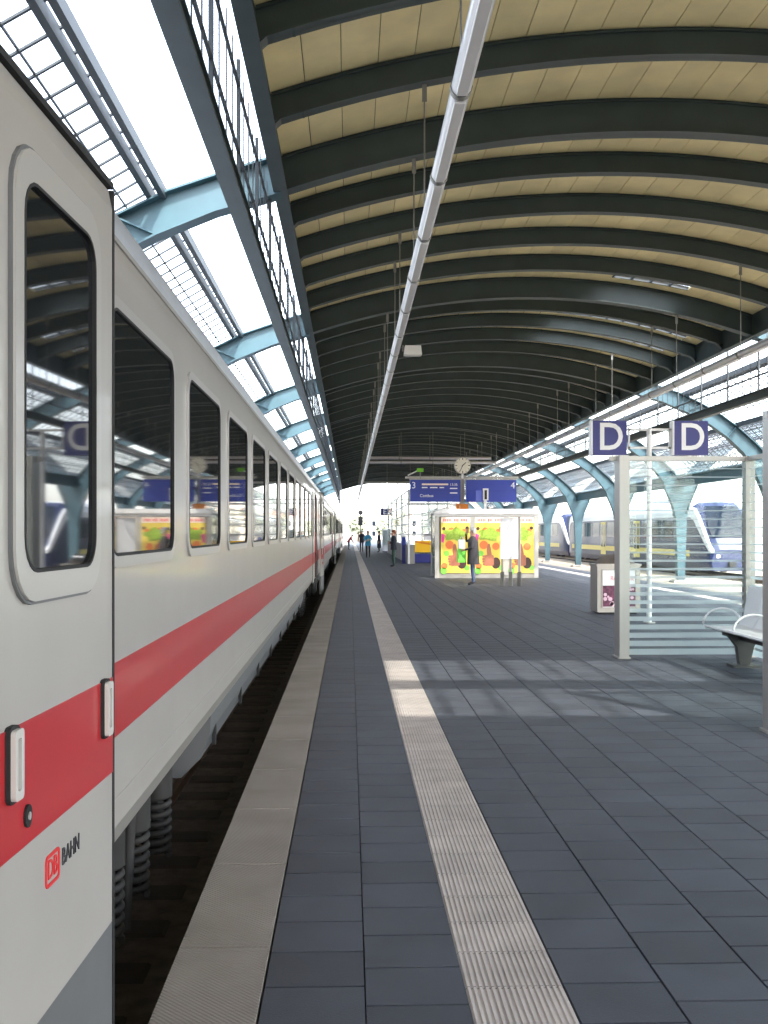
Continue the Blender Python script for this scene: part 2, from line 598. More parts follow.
# cream boards between the ribs, sky-lights on the right half of unseen near bays and of far bays added to sun the posters
SKY = {-1, 0, 9, 11, 12}  # far bays made up to put sun on posters, stand and person
SKYL = {-1: 2.05, 0: 2.05, 9: 1.66, 11: 1.76, 12: 1.76}     # panes stop short of the next rib, a board fills the rest
K_SKY = 11
def open_k(i, k): return k >= K_SKY if i < 5 else (16 if i == 9 else 15) <= k <= (19 if i == 9 else 22)
NP = 24
aP = math.asin(5.68 / R_PAN)
pw = 2 * aP * R_PAN / NP
board_me = MB().box(-pw / 2 + 0.006, pw / 2 - 0.006, 0.012, BAY - 0.012, -0.005, 0.04).mesh('ceiling_board', 'cream_board')
farb = MB()
skyl = empty('window_1', (0, 0, 0), kind='structure')
sky_me, short_me, bar_me, end_me = {}, {}, {}, {}
for L_ in set(SKYL.values()):
    sky_me[L_] = MB().add([(-pw / 2, 0.02, 0), (pw / 2, 0.02, 0), (pw / 2, L_, 0), (-pw / 2, L_, 0)], [(0, 1, 2, 3)]).mesh('pane', 'sky_glass')
    short_me[L_] = MB().box(-pw / 2 + 0.006, pw / 2 - 0.006, L_ + 0.04, BAY - 0.012, -0.005, 0.04).mesh('ceiling_board', 'cream_board')
    bar_me[L_] = MB().box(-0.02, 0.02, 0.0, L_, -0.03, 0.03).mesh('glazing_bar', 'bar_steel')
    end_me[L_] = MB().box(-pw / 2, pw / 2, L_, L_ + 0.035, -0.02, 0.07).mesh('sill', 'bar_steel')
deck = MB()
for i in range(n_lo, n_hi):
    for k in range(NP):
        a = -aP + 2 * aP * (k + 0.5) / NP
        x, z = CX + R_PAN * math.sin(a), ZC + R_PAN * math.cos(a)
        if i in SKY and open_k(i, k):
            L_ = SKYL[i]
            link('ceiling_board', short_me[L_], roof, (x, rib_y(i), z), (0, a, 0))
            link('pane', sky_me[L_], skyl, (x, rib_y(i), z), (0, a, 0))
            link('sill', end_me[L_], skyl, (x, rib_y(i), z), (0, a, 0))
            a2 = a - aP / NP
            link('glazing_bar', bar_me[L_], skyl, (CX + R_PAN * math.sin(a2), rib_y(i), ZC + R_PAN * math.cos(a2)), (0, a2, 0))
            continue
        if 2 <= i <= 10:
            link('ceiling_board', board_me, roof, (x, rib_y(i), z), (0, a, 0))
        else:
            M = Matrix.Translation((x, rib_y(i), z)) @ Matrix.Rotation(a, 4, 'Y')
            h = pw / 2 - 0.006
            farb.add([M @ Vector(q) for q in ((-h, 0.012, 0), (h, 0.012, 0), (h, BAY - 0.012, 0), (-h, BAY - 0.012, 0))], [(3, 2, 1, 0)])
    pts = arc(R_PAN + 0.07, 5.8, 24)
    if i in SKY:
        deck.strip(pts, rib_y(i) + SKYL[i], rib_y(i + 1), -0.05)
        if i > 5: deck.strip(pts[(20 if i == 9 else 23):], rib_y(i), rib_y(i + 1), -0.05)
        pts = pts[:(K_SKY if i < 5 else 16 if i == 9 else 15) + 1]
    deck.strip(pts, rib_y(i), rib_y(i + 1), -0.05)
farb.build('ceiling_boards_far', 'cream_board', roof)['kind'] = 'stuff'
deck.build('roof_deck', 'roof_deck', roof)

# edge beams, upper and lower, on both sides
for s in (-1, 1):
    def X(d): return CX + s * d
    zu = 6.60
    b = MB()
    b.box(min(X(5.57), X(5.77)), max(X(5.57), X(5.77)), Y0, Y1, zu - 0.02, zu + 0.02)
    b.box(min(X(5.66), X(5.69)), max(X(5.66), X(5.69)), Y0, Y1, zu, 7.25)
    b.box(min(X(5.60), X(5.78)), max(X(5.60), X(5.78)), Y0, Y1, 7.2, 7.25)
    b.build('edge_beam', 'shaded_steel', roof)
    b = MB()
    b.box(min(X(5.74), X(5.92)), max(X(5.74), X(5.92)), Y0, Y1, 4.98, 5.01)
    b.box(min(X(5.82), X(5.85)), max(X(5.82), X(5.85)), Y0, Y1, 5.01, 5.20)
    b.box(min(X(5.77), X(5.90)), max(X(5.77), X(5.90)), Y0, Y1, 5.20, 5.22)
    b.build('lower_beam', 'shaded_steel', roof)

# glazed screens hanging between the beams
def screen(n, xs):
    w = empty('window_%d' % n, (xs, 0, 0), kind='structure')
    pane = MB().add([(0, 0.01, 5.22), (0, BAY / 4 - 0.01, 5.22), (0, BAY / 4 - 0.01, 6.6), (0, 0.01, 6.6)], [(0, 1, 2, 3)]).mesh('pane', 'hall_glass')
    bar = MB().box(-0.006, 0.006, -0.012, 0.012, 5.2, 6.6).mesh('glazing_bar', 'bar_steel')
    post = MB().box(-0.02, 0.02, -0.025, 0.025, 5.2, 6.6).mesh('mullion', 'bar_steel')
    for i in range(n_lo, n_hi):
        link('mullion', post, w, (0, rib_y(i), 0))
        for k in range(4):
            link('pane', pane, w, (0, rib_y(i) + BAY * k / 4, 0))
            if k: link('glazing_bar', bar, w, (0, rib_y(i) + BAY * k / 4, 0))
    for z in (5.62, 6.32):
        MB().box(-0.015, 0.015, Y0, Y1, z - 0.015, z + 0.015).build('transom', 'bar_steel', w)
screen(2, CX - 5.83)
screen(3, CX + 5.83)

# the outer arms and columns of the main frames
H0 = 1.6
low = [(-0.25, 0.80), (-0.36, 1.2), (-0.52, 1.6), (-0.70, 2.0), (-0.95, 2.38), (-1.42, 2.92), (-2.06, 3.44), (-2.8, 3.90), (-3.8, 4.36), (-4.8, 4.72), (-5.9, 5.0)]
upp = [(0.0, 2.38), (-0.4, 2.80), (-0.78, 3.14), (-1.67, 3.83), (-2.3, 4.22), (-3.1, 4.62), (-4.0, 5.0), (-5.0, 5.3), (-5.9, 5.55)]
XC = 15.45
AS = (XC - 10.32) / 5.9
low = [(p[0] * AS if p[0] < -0.7 else p[0], p[1]) for p in low]
upp = [(p[0] * AS, p[1]) for p in upp]
def frame(side, two):
    """column in local x with its arm(s); side -1: arm to local -x"""
    mb = MB()
    arms = [1] + ([-1] if two else [])
    for a in arms:
        L = [(a * p[0], p[1] + H0) for p in low]; U = [(a * p[0], p[1] + H0) for p in upp]
        poly = [(0, 0.80 + H0)] + L + U[::-1]
        mb.prism(poly, 'y', -0.02, 0.02)
        Ls, Us = (L, U) if a > 0 else (L[::-1], U[::-1])
        mb.strip(Ls, -0.17, 0.17, 0.03)
        mb.strip(Us, -0.17, 0.17, 0.03)
        # stiffeners
        for q in (4, 6, 8):
            p = L[q]; u = min(U, key=lambda w_: (w_[0] - p[0]) ** 2 * 0.5 + (w_[1] - p[1]) ** 2)
            d = Vector((u[0] - p[0], u[1] - p[1])); nrm = Vector((-d.y, d.x)).normalized() * 0.012
            mb.prism([(p[0] - nrm.x, p[1] - nrm.y), (u[0] - nrm.x, u[1] - nrm.y), (u[0] + nrm.x, u[1] + nrm.y), (p[0] + nrm.x, p[1] + nrm.y)], 'y', -0.12, 0.12)
    return mb
shaft = MB()
shaft.loft([[(x * w, y * w2, z) for x, y in ((-1, -1), (1, -1), (1, 1), (-1, 1))] for z, w, w2 in ((-0.78, 0.16, 0.17), (2.38, 0.26, 0.19))], smooth=False)
shaft_me = shaft.mesh('shaft', 'teal_paint')
collar_me = MB().box(-0.31, 0.31, -0.22, 0.22, 2.36, 2.44).mesh('collar', 'teal_paint')
plinth_me = MB().cbox(-0.42, 0.42, -0.4, 0.4, -0.95, -0.62, 0.08).mesh('plinth', 'concrete')
arm_r = frame(1, True).mesh('column_arm', 'teal_paint')
for k in range(-2, 12):
    y = rib_y(5 * k)
    for side in (1, -1):
        c = empty('hall_column', (CX + side * (XC - CX), y, 0), kind='structure')
        link('column_arm', arm_r, c)
        link('shaft', shaft_me, c); link('collar', collar_me, c); link('plinth', plinth_me, c)
# longitudinal beams over the column rows, purlins and the glazed slopes
def slope(n, xcol, d, count):
    w = empty('window_%d' % n, (xcol, 0, 0), kind='structure')
    def pt(dx, h): return (d * dx, h + H0)
    A, B, C = pt(-3.8 * AS, 5.0), pt(-1.65 * AS, 3.9), pt(-0.15, 2.62)
    for (p, nm) in ((A, 0), (B, 0)):
        for e in ((-0.10, 0.10) if p is A else (0,)):
            MB().box(p[0] + e - 0.045, p[0] + e + 0.045, Y0, Y1, p[1] - 0.10, p[1] + 0.06).build('purlin', 'bar_steel', w)
    if n != 6: MB().box(-0.06, 0.06, Y0, Y1, H0 + 2.15, H0 + 2.6).box(-0.15, 0.15, Y0, Y1, H0 + 2.13, H0 + 2.16).box(-0.15, 0.15, Y0, Y1, H0 + 2.58, H0 + 2.61).build('column_beam', 'teal_paint', w)
    step = BAY / 4
    for P_, Q_, m_ in ((A, B, 3), (B, C, 3)):
        dx, dz = Q_[0] - P_[0], Q_[1] - P_[1]
        nl = Vector((-dz, dx)).normalized() * 0.012
        q = [(P_[0] - nl.x, P_[1] - nl.y + 0.08), (Q_[0] - nl.x, Q_[1] - nl.y + 0.08), (Q_[0] + nl.x, Q_[1] + nl.y + 0.08), (P_[0] + nl.x, P_[1] + nl.y + 0.08)]
        bar = MB().prism(q, 'y', -0.02, 0.02).mesh('glazing_bar', 'bar_steel')
        nl2 = nl * 0.3
        q2 = [(P_[0] - nl2.x, P_[1] - nl2.y + 0.08), (Q_[0] - nl2.x, Q_[1] - nl2.y + 0.08), (Q_[0] + nl2.x, Q_[1] + nl2.y + 0.08), (P_[0] + nl2.x, P_[1] + nl2.y + 0.08)]
        pane = MB().add([(P_[0], 0.01, P_[1] + 0.08), (Q_[0], 0.01, Q_[1] + 0.08), (Q_[0], BAY - 0.01, Q_[1] + 0.08), (P_[0], BAY - 0.01, P_[1] + 0.08)], [(0, 1, 2, 3)]).mesh('pane', 'hall_glass')
        for i in range(n_lo, n_hi):
            link('pane', pane, w, (0, rib_y(i), 0))
            if P_ is B and not count: continue
            for k in range(4):
                link('glazing_bar', bar, w, (0, rib_y(i) + step * k, 0)) if i < 26 else None
        if n_hi > 26:
            mb = MB()
            for i in range(26, n_hi):
                for k in range(4):
                    mb.prism(q, 'y', rib_y(i) + step * k - 0.02, rib_y(i) + step * k + 0.02)
            o = mb.build('glazing_bars_far', 'bar_steel', w); o['kind'] = 'stuff'
        for t in range(1, m_ + 1):
            x = P_[0] + dx * t / (m_ + 1); z = P_[1] + dz * t / (m_ + 1) + 0.09
            MB().box(x - 0.012, x + 0.012, Y0, Y1, z - 0.012, z + 0.012).build('wire', 'bar_steel', w)
slope(4, XC, 1, True)
slope(5, CX - (XC - CX), -1, True)
slope(6, XC, -1, True)
# the neighbouring hall's lower beam
nb = MB()
xn = XC + (XC - (CX + 5.83))
nb.box(xn - 0.09, xn + 0.09, Y0, Y1, 4.98, 5.01).box(xn - 0.015, xn + 0.015, Y0, Y1, 5.01, 5.20)
nb.build('neighbour_beam', 'shaded_steel', roof)

# glazed gable at the far end
gab = empty('window_7', (0, Y1 + 0.2, 0), kind='structure')
for z in (5.05, 5.5):
    MB().box(-6.5, 12, -0.06, 0.06, z - 0.05, z + 0.05).build('transom', 'bar_steel', gab)
for k in range(11):
    x = CX - 5.3 + 1.06 * k
    zt = ZC + math.sqrt(R_MAIN ** 2 - (x - CX) ** 2)
    MB().box(x - 0.025, x + 0.025, -0.03, 0.03, 5.5, zt).build('mullion', 'bar_steel', gab)

# ------------------------------------------------------------------ hanging light troughs
TZ = 5.40
def trough(x, label, group):
    t = tag(empty('light_trough', (x, 0, TZ)), label, 'lamp', group)
    seg = MB().tube([(0, 0.01, 0), (0, BAY - 0.01, 0)], 0.088, 14)
    seg_me = seg.mesh('tube_segment', 'lamp_metal')
    dif = MB().prism([(-0.05, -0.075), (0.05, -0.075), (0.045, -0.10), (-0.045, -0.10)], 'y', 0.08, BAY - 0.08).mesh('diffuser', 'lamp_diffuser')
    colr = MB().tube([(0, -0.04, 0), (0, 0.04, 0)], 0.097, 14).mesh('collar', 'rod_steel')
    for i in range(n_lo + 4, n_hi - 2):
        y = rib_y(i)
        s = link('tube_segment', seg_me, t, (0, y, 0))
        link('diffuser', dif, s)
        link('collar', colr, t, (0, y, 0))
    for i in range(n_lo + 4, n_hi - 2):
        if (i - 4) % 3 == 2: continue
        Rr = R_MAIN if i % 5 == 0 else R_SEC
        zt = ZC + math.sqrt(Rr ** 2 - (x - CX) ** 2) - TZ
        r = MB().tube([(0, 0, 0.08), (0, 0, zt)], 0.011, 6).box(-0.03, 0.03, -0.012, 0.012, zt - 0.22, zt + 0.0).build('hanger_rod', 'rod_steel', t)
        r.location = (0, rib_y(i), 0)
    return t
trough(0.95, 'long silver tubular light strip hanging over the platform edge beside the express train', 'light strips under the vault')
trough(8.35, 'long silver tubular light strip hanging along the railcar side of the vault', 'light strips under the vault')

def cross_tube(y, z, label):
    t = tag(empty('cross_light', (1.07, y, z)), label, 'lamp')
    n = 4
    L = 7.16 / n
    for i in range(n):
        MB().tube([(L * i + 0.02, 0, 0), (L * (i + 1) - 0.02, 0, 0)], 0.09, 10).build('tube_segment', 'lamp_metal', t)
    for i in range(n + 1):
        MB().tube([(L * i, 0, 0.05), (L * i, 0, 7.2 - z)], 0.012, 6).build('hanger_rod', 'rod_steel', t)
cross_tube(58.1, 5.50, 'lower crosswise light tube between the two long strips above the clock')
cross_tube(60.3, 5.90, 'upper crosswise light tube between the two long strips above the clock')
cross_tube(80.0, 5.40, 'far crosswise light tube behind the blue departure display')

fl = tag(empty('floodlight', (1.27, 21.0, 5.26)), 'small white box floodlight clipped to the long light strip', 'floodlight')
MB().prism([(-0.18, -0.08), (0.18, -0.08), (0.16, 0.10), (-0.16, 0.10)], 'y', -0.13, 0.13).build('housing', 'white_paint', fl)
MB().box(-0.15, 0.15, -0.10, 0.10, -0.09, -0.08).build('lens', 'lamp_diffuser', fl)
MB().box(-0.21, -0.18, -0.02, 0.02, 0.0, 0.12).build('bracket', 'rod_steel', fl)

# ------------------------------------------------------------------ the express coaches
XS = -0.92           # side plane
XM = -2.33
def coach():
    c = empty('passenger_coach', (XM, 1.3, 0))
    hw = XS - XM     # 1.41
    LEN = 26.1
    side = [(hw - 0.05, 0.32), (hw, 0.44), (hw, 2.62), (hw - 0.006, 2.70), (hw - 0.02, 2.77)]
    roofp = []
    prev = [(hw - 0.02, 2.77), (hw - 0.06, 2.885), (hw - 0.12, 2.985), (hw - 0.22, 3.09), (hw - 0.38, 3.20), (hw - 0.62, 3.30), (hw - 1.0, 3.40), (0, 3.45)]
    body = side + [(-x, z) for x, z in side[::-1]]
    MB().prism(body, 'y', 0, LEN, smooth=False).build('body', 'train_white', c)
    # corrugated roof
    pts = []
    for i in range(len(prev) - 1):
        a, b = Vector(prev[i]), Vector(prev[i + 1])
        nseg = max(2, int((b - a).length / 0.034))
        for k in range(nseg): pts.append(a.lerp(b, k / nseg))
    pts.append(Vector(prev[-1]))
    rp = []
    for i, p in enumerate(pts):
        q_ = pts[min(i + 1, len(pts) - 1)] - pts[max(i - 1, 0)]
        nn = Vector((q_.y, -q_.x)).normalized() * (0.022 if i % 2 else 0.0)
        rp.append((p.x + nn.x, p.y + nn.y))
    full = rp + [(-x, z) for x, z in rp[::-1][1:]]
    full = full + [(-hw + 0.05, 2.74), (hw - 0.05, 2.74)]
    MB().prism(full, 'y', 0.0, LEN).build('roof', 'train_roof', c)
    MB().box(hw - 0.03, hw - 0.008, 0.05, LEN - 0.05, 2.755, 2.775).build('gutter', 'frame_grey', c)
    MB().box(hw - 0.002, hw + 0.003, 0.02, LEN - 0.02, 0.797, 1.088).build('red_stripe', 'train_red', c)
    MB().box(hw - 0.002, hw + 0.002, 0.02, LEN - 0.02, 0.545, 0.552).build('seam', 'frame_grey', c)
    # windows
    wf = MB()
    n_in = rrect(0.045, 1.445, 0.05, 1.01, 0.10)
    n_out = rrect(0, 1.49, 0, 1.06, 0.13)
    ring_frame(wf, n_out, n_in, 0, 0.014)
    wf_me = wf.mesh('window', 'frame_grey')
    gp = MB(); gp.prism(rrect(0.05, 1.44, 0.055, 1.005, 0.095), 'x', 0.0, 0.006)
    gp_me = gp.mesh('pane', 'train_glass')
    seal = MB(); ring_frame(seal, rrect(0.040, 1.450, 0.045, 1.015, 0.105), rrect(0.052, 1.438, 0.057, 1.003, 0.09), 0, 0.0155)
    seal_me = seal.mesh('seal', 'rubber')
    for k in range(11):
        w = link('window', wf_me, c, (hw - 0.001, 3.94 + 1.92 * k - 1.3, 1.46))
        link('pane', gp_me, w); link('seal', seal_me, w)
    # black panel painted in for the shade inside the open door's opening
    MB().box(hw - 0.01, hw + 0.002, 0.12, 0.95, 0.0, 2.55).build('doorway_shade', 'black', c)
    # door leaf, swung out and slid along the side: built along +y then turned a little
    d = empty('door', (-0.797 - XM, 2.28 - 1.3, 0)); d.parent = c
    d.rotation_euler = (0, 0, -math.radians(2.5))
    prof = [(0, -0.12), (0, 0.367), (0, 2.60), (-0.015, 2.68), (-0.05, 2.69), (-0.05, -0.12)]
    lf = MB().prism([(0, 0.37), (0, 2.62), (-0.012, 2.68), (-0.05, 2.69), (-0.05, 0.37)], 'y', 0, 1.03); leaf = lf.build('leaf', 'train_white', d)
    MB().box(-0.05, 0.0, 0, 1.03, -0.12, 0.37).build('kick_panel', 'train_grey', d)
    MB().box(-0.052, 0.004, 1.03, 1.045, -0.12, 2.68).build('edge_seal', 'rubber', d)
    MB().box(-0.07, 0.002, -0.02, 1.04, 2.685, 2.705).build('top_seal', 'rubber', d)
    MB().box(-0.002, 0.003, 0, 1.03, 0.842, 1.142).build('red_stripe', 'train_red', d)
    w = MB(); ring_frame(w, rrect(0.155, 0.855, 1.43, 2.53, 0.13), rrect(0.215, 0.795, 1.505, 2.45, 0.085), 0, 0.016); wo = w.build('door_window', 'door_frame', d)
    s2 = MB(); ring_frame(s2, rrect(0.210, 0.800, 1.500, 2.455, 0.09), rrect(0.219, 0.791, 1.509, 2.446, 0.08), 0, 0.018); s2.build('seal', 'rubber', d)
    s3 = MB(); ring_frame(s3, rrect(0.147, 0.863, 1.422, 2.538, 0.135), rrect(0.157, 0.853, 1.432, 2.528, 0.13), 0, 0.009); s3.build('frame_seal', 'train_grey', d)
    MB().prism(rrect(0.215, 0.795, 1.505, 2.45, 0.085), 'x', 0, 0.007).build('pane', 'train_glass', d)
    for yh in (0.155, 0.925):
        MB().prism(rrect(yh - 0.034, yh + 0.034, 0.970, 1.150, 0.018), 'x', 0, 0.014).build('handle_base', 'rubber', d)
        fr = MB(); ring_frame(fr, rrect(yh - 0.028, yh + 0.028, 0.978, 1.142, 0.012), rrect(yh - 0.012, yh + 0.012, 1.0, 1.122, 0.005), 0.0, 0.026); fr.build('handle', 'handle_paint', d)
        MB().box(0, 0.017, yh - 0.013, yh + 0.013, 1.0, 1.122).build('grip_recess', 'logo_dark', d)
    lk = [(0.26 + 0.022 * math.cos(t), 0.913 + 0.028 * math.sin(t)) for t in [2 * math.pi * k / 14 for k in range(14)]]
    MB().prism(lk, 'x', 0, 0.010).build('lock', 'rubber', d)
    lk = [(0.26 + 0.008 * math.cos(t), 0.913 + 0.010 * math.sin(t)) for t in [2 * math.pi * k / 10 for k in range(10)]]
    MB().prism(lk, 'x', 0, 0.013).build('lock_key', 'frame_grey', d)
    lo = MB(); ring_frame(lo, rrect(0.402, 0.512, 0.682, 0.766, 0.016), rrect(0.411, 0.503, 0.691, 0.757, 0.009), 0, 0.003); lo.build('logo_frame', 'logo_red', d)
    text('lettering', 'DB', 0.072, 'logo_red', d, face_right(0.001, 0.457, 0.724), 0.002, sx_=0.82)
    text('lettering', 'BAHN', 0.066, 'logo_dark', d, face_right(0.001, 0.610, 0.724), 0.002, sx_=0.86)
    # far-end door, closed
    d2 = empty('end_door', (hw, 24.1, 0)); d2.parent = c
    MB().box(0, 0.006, 0, 0.9, 0.34, 0.796).box(0, 0.006, 0, 0.9, 1.089, 2.60).build('leaf', 'train_white', d2)
    MB().box(0, 0.008, 0.2, 0.7, 1.5, 2.42).build('pane', 'train_glass', d2)
    for y in (-0.012, 0.9): MB().box(-0.001, 0.007, y, y + 0.012, 0.34, 2.6).build('door_gap', 'rubber', d2)
    # under the floor: skirt between the bogies
    sk = [(hw - 0.05, 0.33), (hw - 0.06, 0.20), (hw - 0.12, 0.02), (hw - 0.26, -0.12), (-hw + 0.26, -0.12), (-hw + 0.12, 0.02), (-hw + 0.06, 0.20), (-hw + 0.05, 0.33)]
    MB().prism(sk, 'y', 6.0, 20.4).build('skirt', 'train_grey', c)
    for k in range(8):
        MB().box(hw - 0.085, hw - 0.06, 6.3 + 1.8 * k, 6.36 + 1.8 * k, 0.05, 0.28).build('skirt_latch', 'rubber', c)
    MB().box(-hw + 0.2, hw - 0.2, 0.1, LEN - 0.1, 0.12, 0.33).build('underframe', 'bogie', c)
    for yb in (3.9, 22.2):
        b = empty('bogie', (0, yb, 0)); b.parent = c
        for s in (-1, 1):
            MB().box(s * 1.06 - 0.07, s * 1.06 + 0.07, -1.75, 1.75, -0.16, 0.02).box(s * 1.06 - 0.1, s * 1.06 + 0.1, -0.5, 0.5, -0.30, -0.1).build('side_frame', 'bogie', b)
            for yw in (-1.25, 1.25):
                MB().tube([(s * 0.69, yw, -0.14), (s * 0.82, yw, -0.14)], 0.46, 24).build('wheel', 'wheel', b)
                MB().tube([(s * 0.95, yw, -0.14), (s * 1.17, yw, -0.14)], 0.17, 14).build('axle_box', 'bogie', b)
            for ys in (-0.33, 0.28, -1.0, 0.95):
                n = 7 * 12
                cp = [(s * 1.20 + 0.065 * math.cos(2 * math.pi * k / 12), ys + 0.065 * math.sin(2 * math.pi * k / 12), -0.30 + 0.36 * k / n) for k in range(n + 1)]
                MB().tube(cp, 0.019, 6).build('coil_spring', 'bogie', b)
                MB().tube([(s * 1.20, ys, 0.05), (s * 1.20, ys, 0.30)], 0.085, 12).build('spring_cap', 'bogie', b)
            MB().tube([(s * 1.21, 0.0, -0.38), (s * 1.21, 0.16, 0.25)], 0.03, 8).build('damper', 'bogie', b)
        for yw in (-1.25, 1.25): MB().tube([(-0.9, yw, -0.14), (0.9, yw, -0.14)], 0.08, 10).build('axle', 'wheel', b)
    # bellows to the next coach
    bl = MB()
    for k in range(4):
        y = LEN + 0.01 + 0.088 * k
        bl.box(-0.95, 0.95, y, y + 0.05, 0.3, 2.9).box(-0.92, 0.92, y + 0.05, y + 0.088, 0.32, 2.88)
    bl.build('bellows', 'rubber', c)
    MB().box(hw - 0.03, hw + 0.02, -0.04, 0.0, 0.4, 2.6).build('end_edge', 'maroon', c)
    MB().box(hw - 0.05, hw + 0.012, -0.07, -0.04, 1.05, 1.6).build('end_red_strip', 'logo_red', c)  # plain red strip painted for the red reflected from the door edges
    return c
c0 = coach()
tag(c0, 'white and red striped express coach with open door marked DB BAHN', 'train', 'express coaches at the platform')
names = ['second white express coach coupled behind the open lettered door coach', 'third white express coach along the platform edge', 'fourth white express coach along the platform edge', 'last white express coach towards the hall mouth']
for i, nm in enumerate(names):
    c = copy_tree(c0)
    c.location.y = 1.3 + 26.55 * (i + 1)
    c['label'] = nm
cb = copy_tree(c0)  # unseen coach behind the camera, added to shade the track beside it
cb.location.y = 1.3 - 26.55
cb['label'] = 'unseen white express coach added before the open lettered door'

# ------------------------------------------------------------------ the blue railcars
def railcar():
    t = empty('regional_railcar', (19.7, 53.0, 0))
    L = 34.4
    hw = 1.40
    def sec(y, zt, w, zb=-0.42):
        r = 0.30
        p = [(-w + 0.08, zb), (w - 0.08, zb), (w, zb + 0.35), (w, zt - 0.55), (w - 0.12, zt - 0.22), (w - 0.42, zt - 0.03), (0, zt), (-w + 0.42, zt - 0.03), (-w + 0.12, zt - 0.22), (-w, zt - 0.55), (-w, zb + 0.35)]
        return [(x, y, z) for x, z in p]
    near = [(0.0, 0.70, 1.02), (0.12, 1.05, 1.12), (0.5, 1.65, 1.22), (1.0, 2.35, 1.31), (1.6, 2.95, 1.37), (2.2, 3.20, 1.40), (2.8, 3.26, 1.40)]
    rings = [sec(*a) for a in near] + [sec(L - 2.8, 3.26, 1.40)] + [sec(L - a[0], a[1], a[2]) for a in near[::-1]]
    MB().loft(rings, smooth=False).build('body', 'rail_blue', t)
    # white roof shell over the straight part
    w = 1.412
    rf = [(-w, 2.42), (-w, 2.72), (-w + 0.12, 3.05), (-w + 0.42, 3.25), (0, 3.28), (w - 0.42, 3.25), (w - 0.12, 3.05), (w, 2.72), (w, 2.42), (w - 0.02, 2.42), (w - 0.3, 3.1), (-w + 0.3, 3.1), (-w + 0.02, 2.42)]
    MB().prism(rf, 'y', 2.3, L - 2.3).build('roof', 'rail_white', t)
    for s in (-1, 1):
        MB().box(s * 1.40 - 0.006, s * 1.40 + 0.006, 2.4, L - 2.4, 0.28, 0.62).build('yellow_band', 'rail_yellow', t)
        # window band and doors
        for k in range(13):
            y = 3.1 + 2.18 * k
            if k in (4, 8): continue
            MB().box(s * 1.40 - 0.008, s * 1.40 + 0.008, y, y + 1.85, 1.25, 2.28).build('window', 'rail_glass', t)
        for k in (4, 8):
            y = 3.1 + 2.18 * k
            d = MB().box(s * 1.405 - 0.012, s * 1.405 + 0.012, y + 0.2, y + 1.6, 0.0, 2.30).build('door', 'rail_yellow', t)
            for q in (0.3, 1.0): MB().box(s * 1.41 - 0.014, s * 1.41 + 0.014, y + q, y + q + 0.5, 0.55, 2.15).build('door_pane', 'rail_glass', d)
        # the white sweep from the roof to the tip of the nose, at both ends
        for e in (0, 1):
            def py(y): return y if e == 0 else L - y
            path = [(3.0, 2.60, 1.405, 0.42), (2.3, 2.64, 1.405, 0.48), (1.75, 2.50, 1.385, 0.56), (1.25, 2.08, 1.34, 0.60), (0.8, 1.58, 1.28, 0.52), (0.42, 1.10, 1.20, 0.40), (0.16, 0.74, 1.13, 0.26), (0.0, 0.58, 1.04, 0.16)]
            v = []
            for (yy, zz, ww, hh) in path:
                for (o_, zz2) in ((0.03, zz - hh * 0.5), (0.03, zz + hh * 0.5), (-0.12, zz + hh * 0.62), (-0.12, zz - hh * 0.5)):
                    v.append((s * (ww + o_), py(yy) - (0.02 if e == 0 else -0.02), zz2))
            f = []
            for i in range(len(path) - 1):
                for q in range(4):
                    f.append((i * 4 + q, i * 4 + (q + 1) % 4, (i + 1) * 4 + (q + 1) % 4, (i + 1) * 4 + q))
            f += [(0, 1, 2, 3), tuple(4 * (len(path) - 1) + q for q in (3, 2, 1, 0))]
            MB().add(v, f).build('white_sweep', 'rail_white', t)
    for e in (0, 1):
        def py(y): return y if e == 0 else L - y
        s_ = -1 if e == 0 else 1
        # windscreen on the sloping front
        v = []
        for (yy, zz, ww) in ((0.28, 1.32, 0.9), (0.5, 1.67, 1.0), (1.0, 2.37, 1.0), (1.6, 2.97, 0.86)):
            for x in (-ww, ww): v.append((x, py(yy) + s_ * 0.03, zz + 0.015))
        MB().add(v, [(0, 1, 3, 2), (2, 3, 5, 4), (4, 5, 7, 6)]).build('windscreen', 'rail_glass', t)
        for x in (-0.7, 0.7):
            MB().tube([(x, py(0.0) + s_ * 0.03, 0.35), (x, py(0.05), 0.35)], 0.10, 10).build('headlamp', 'white_print', t)
        MB().box(-0.18, 0.18, min(py(-0.25), py(0.1)), max(py(-0.25), py(0.1)), -0.2, 0.05).build('coupler', 'bogie', t)
    for yb in (4.5, 17.2, L - 4.5):
        b = MB().box(-1.2, 1.2, yb - 1.5, yb + 1.5, -0.45, -0.3).build('bogie', 'bogie', t)
        for s in (-1, 1):
            for yw in (-1.0, 1.0):
                MB().tube([(s * 0.7, yb + yw, -0.2), (s * 1.0, yb + yw, -0.2)], 0.40, 16).build('wheel', 'wheel', b)
    MB().box(-0.6, 0.6, 8, 12, 3.27, 3.55).build('roof_unit', 'rail_white', t)
    return t
r0 = railcar()
tag(r0, 'blue and white regional railcar standing behind the glass shelter', 'train', 'blue railcars beyond the columns')
r1 = copy_tree(r0)
r1.location.y = 53.0 + 34.9
r1['label'] = 'second blue and white regional railcar coupled beyond the first'

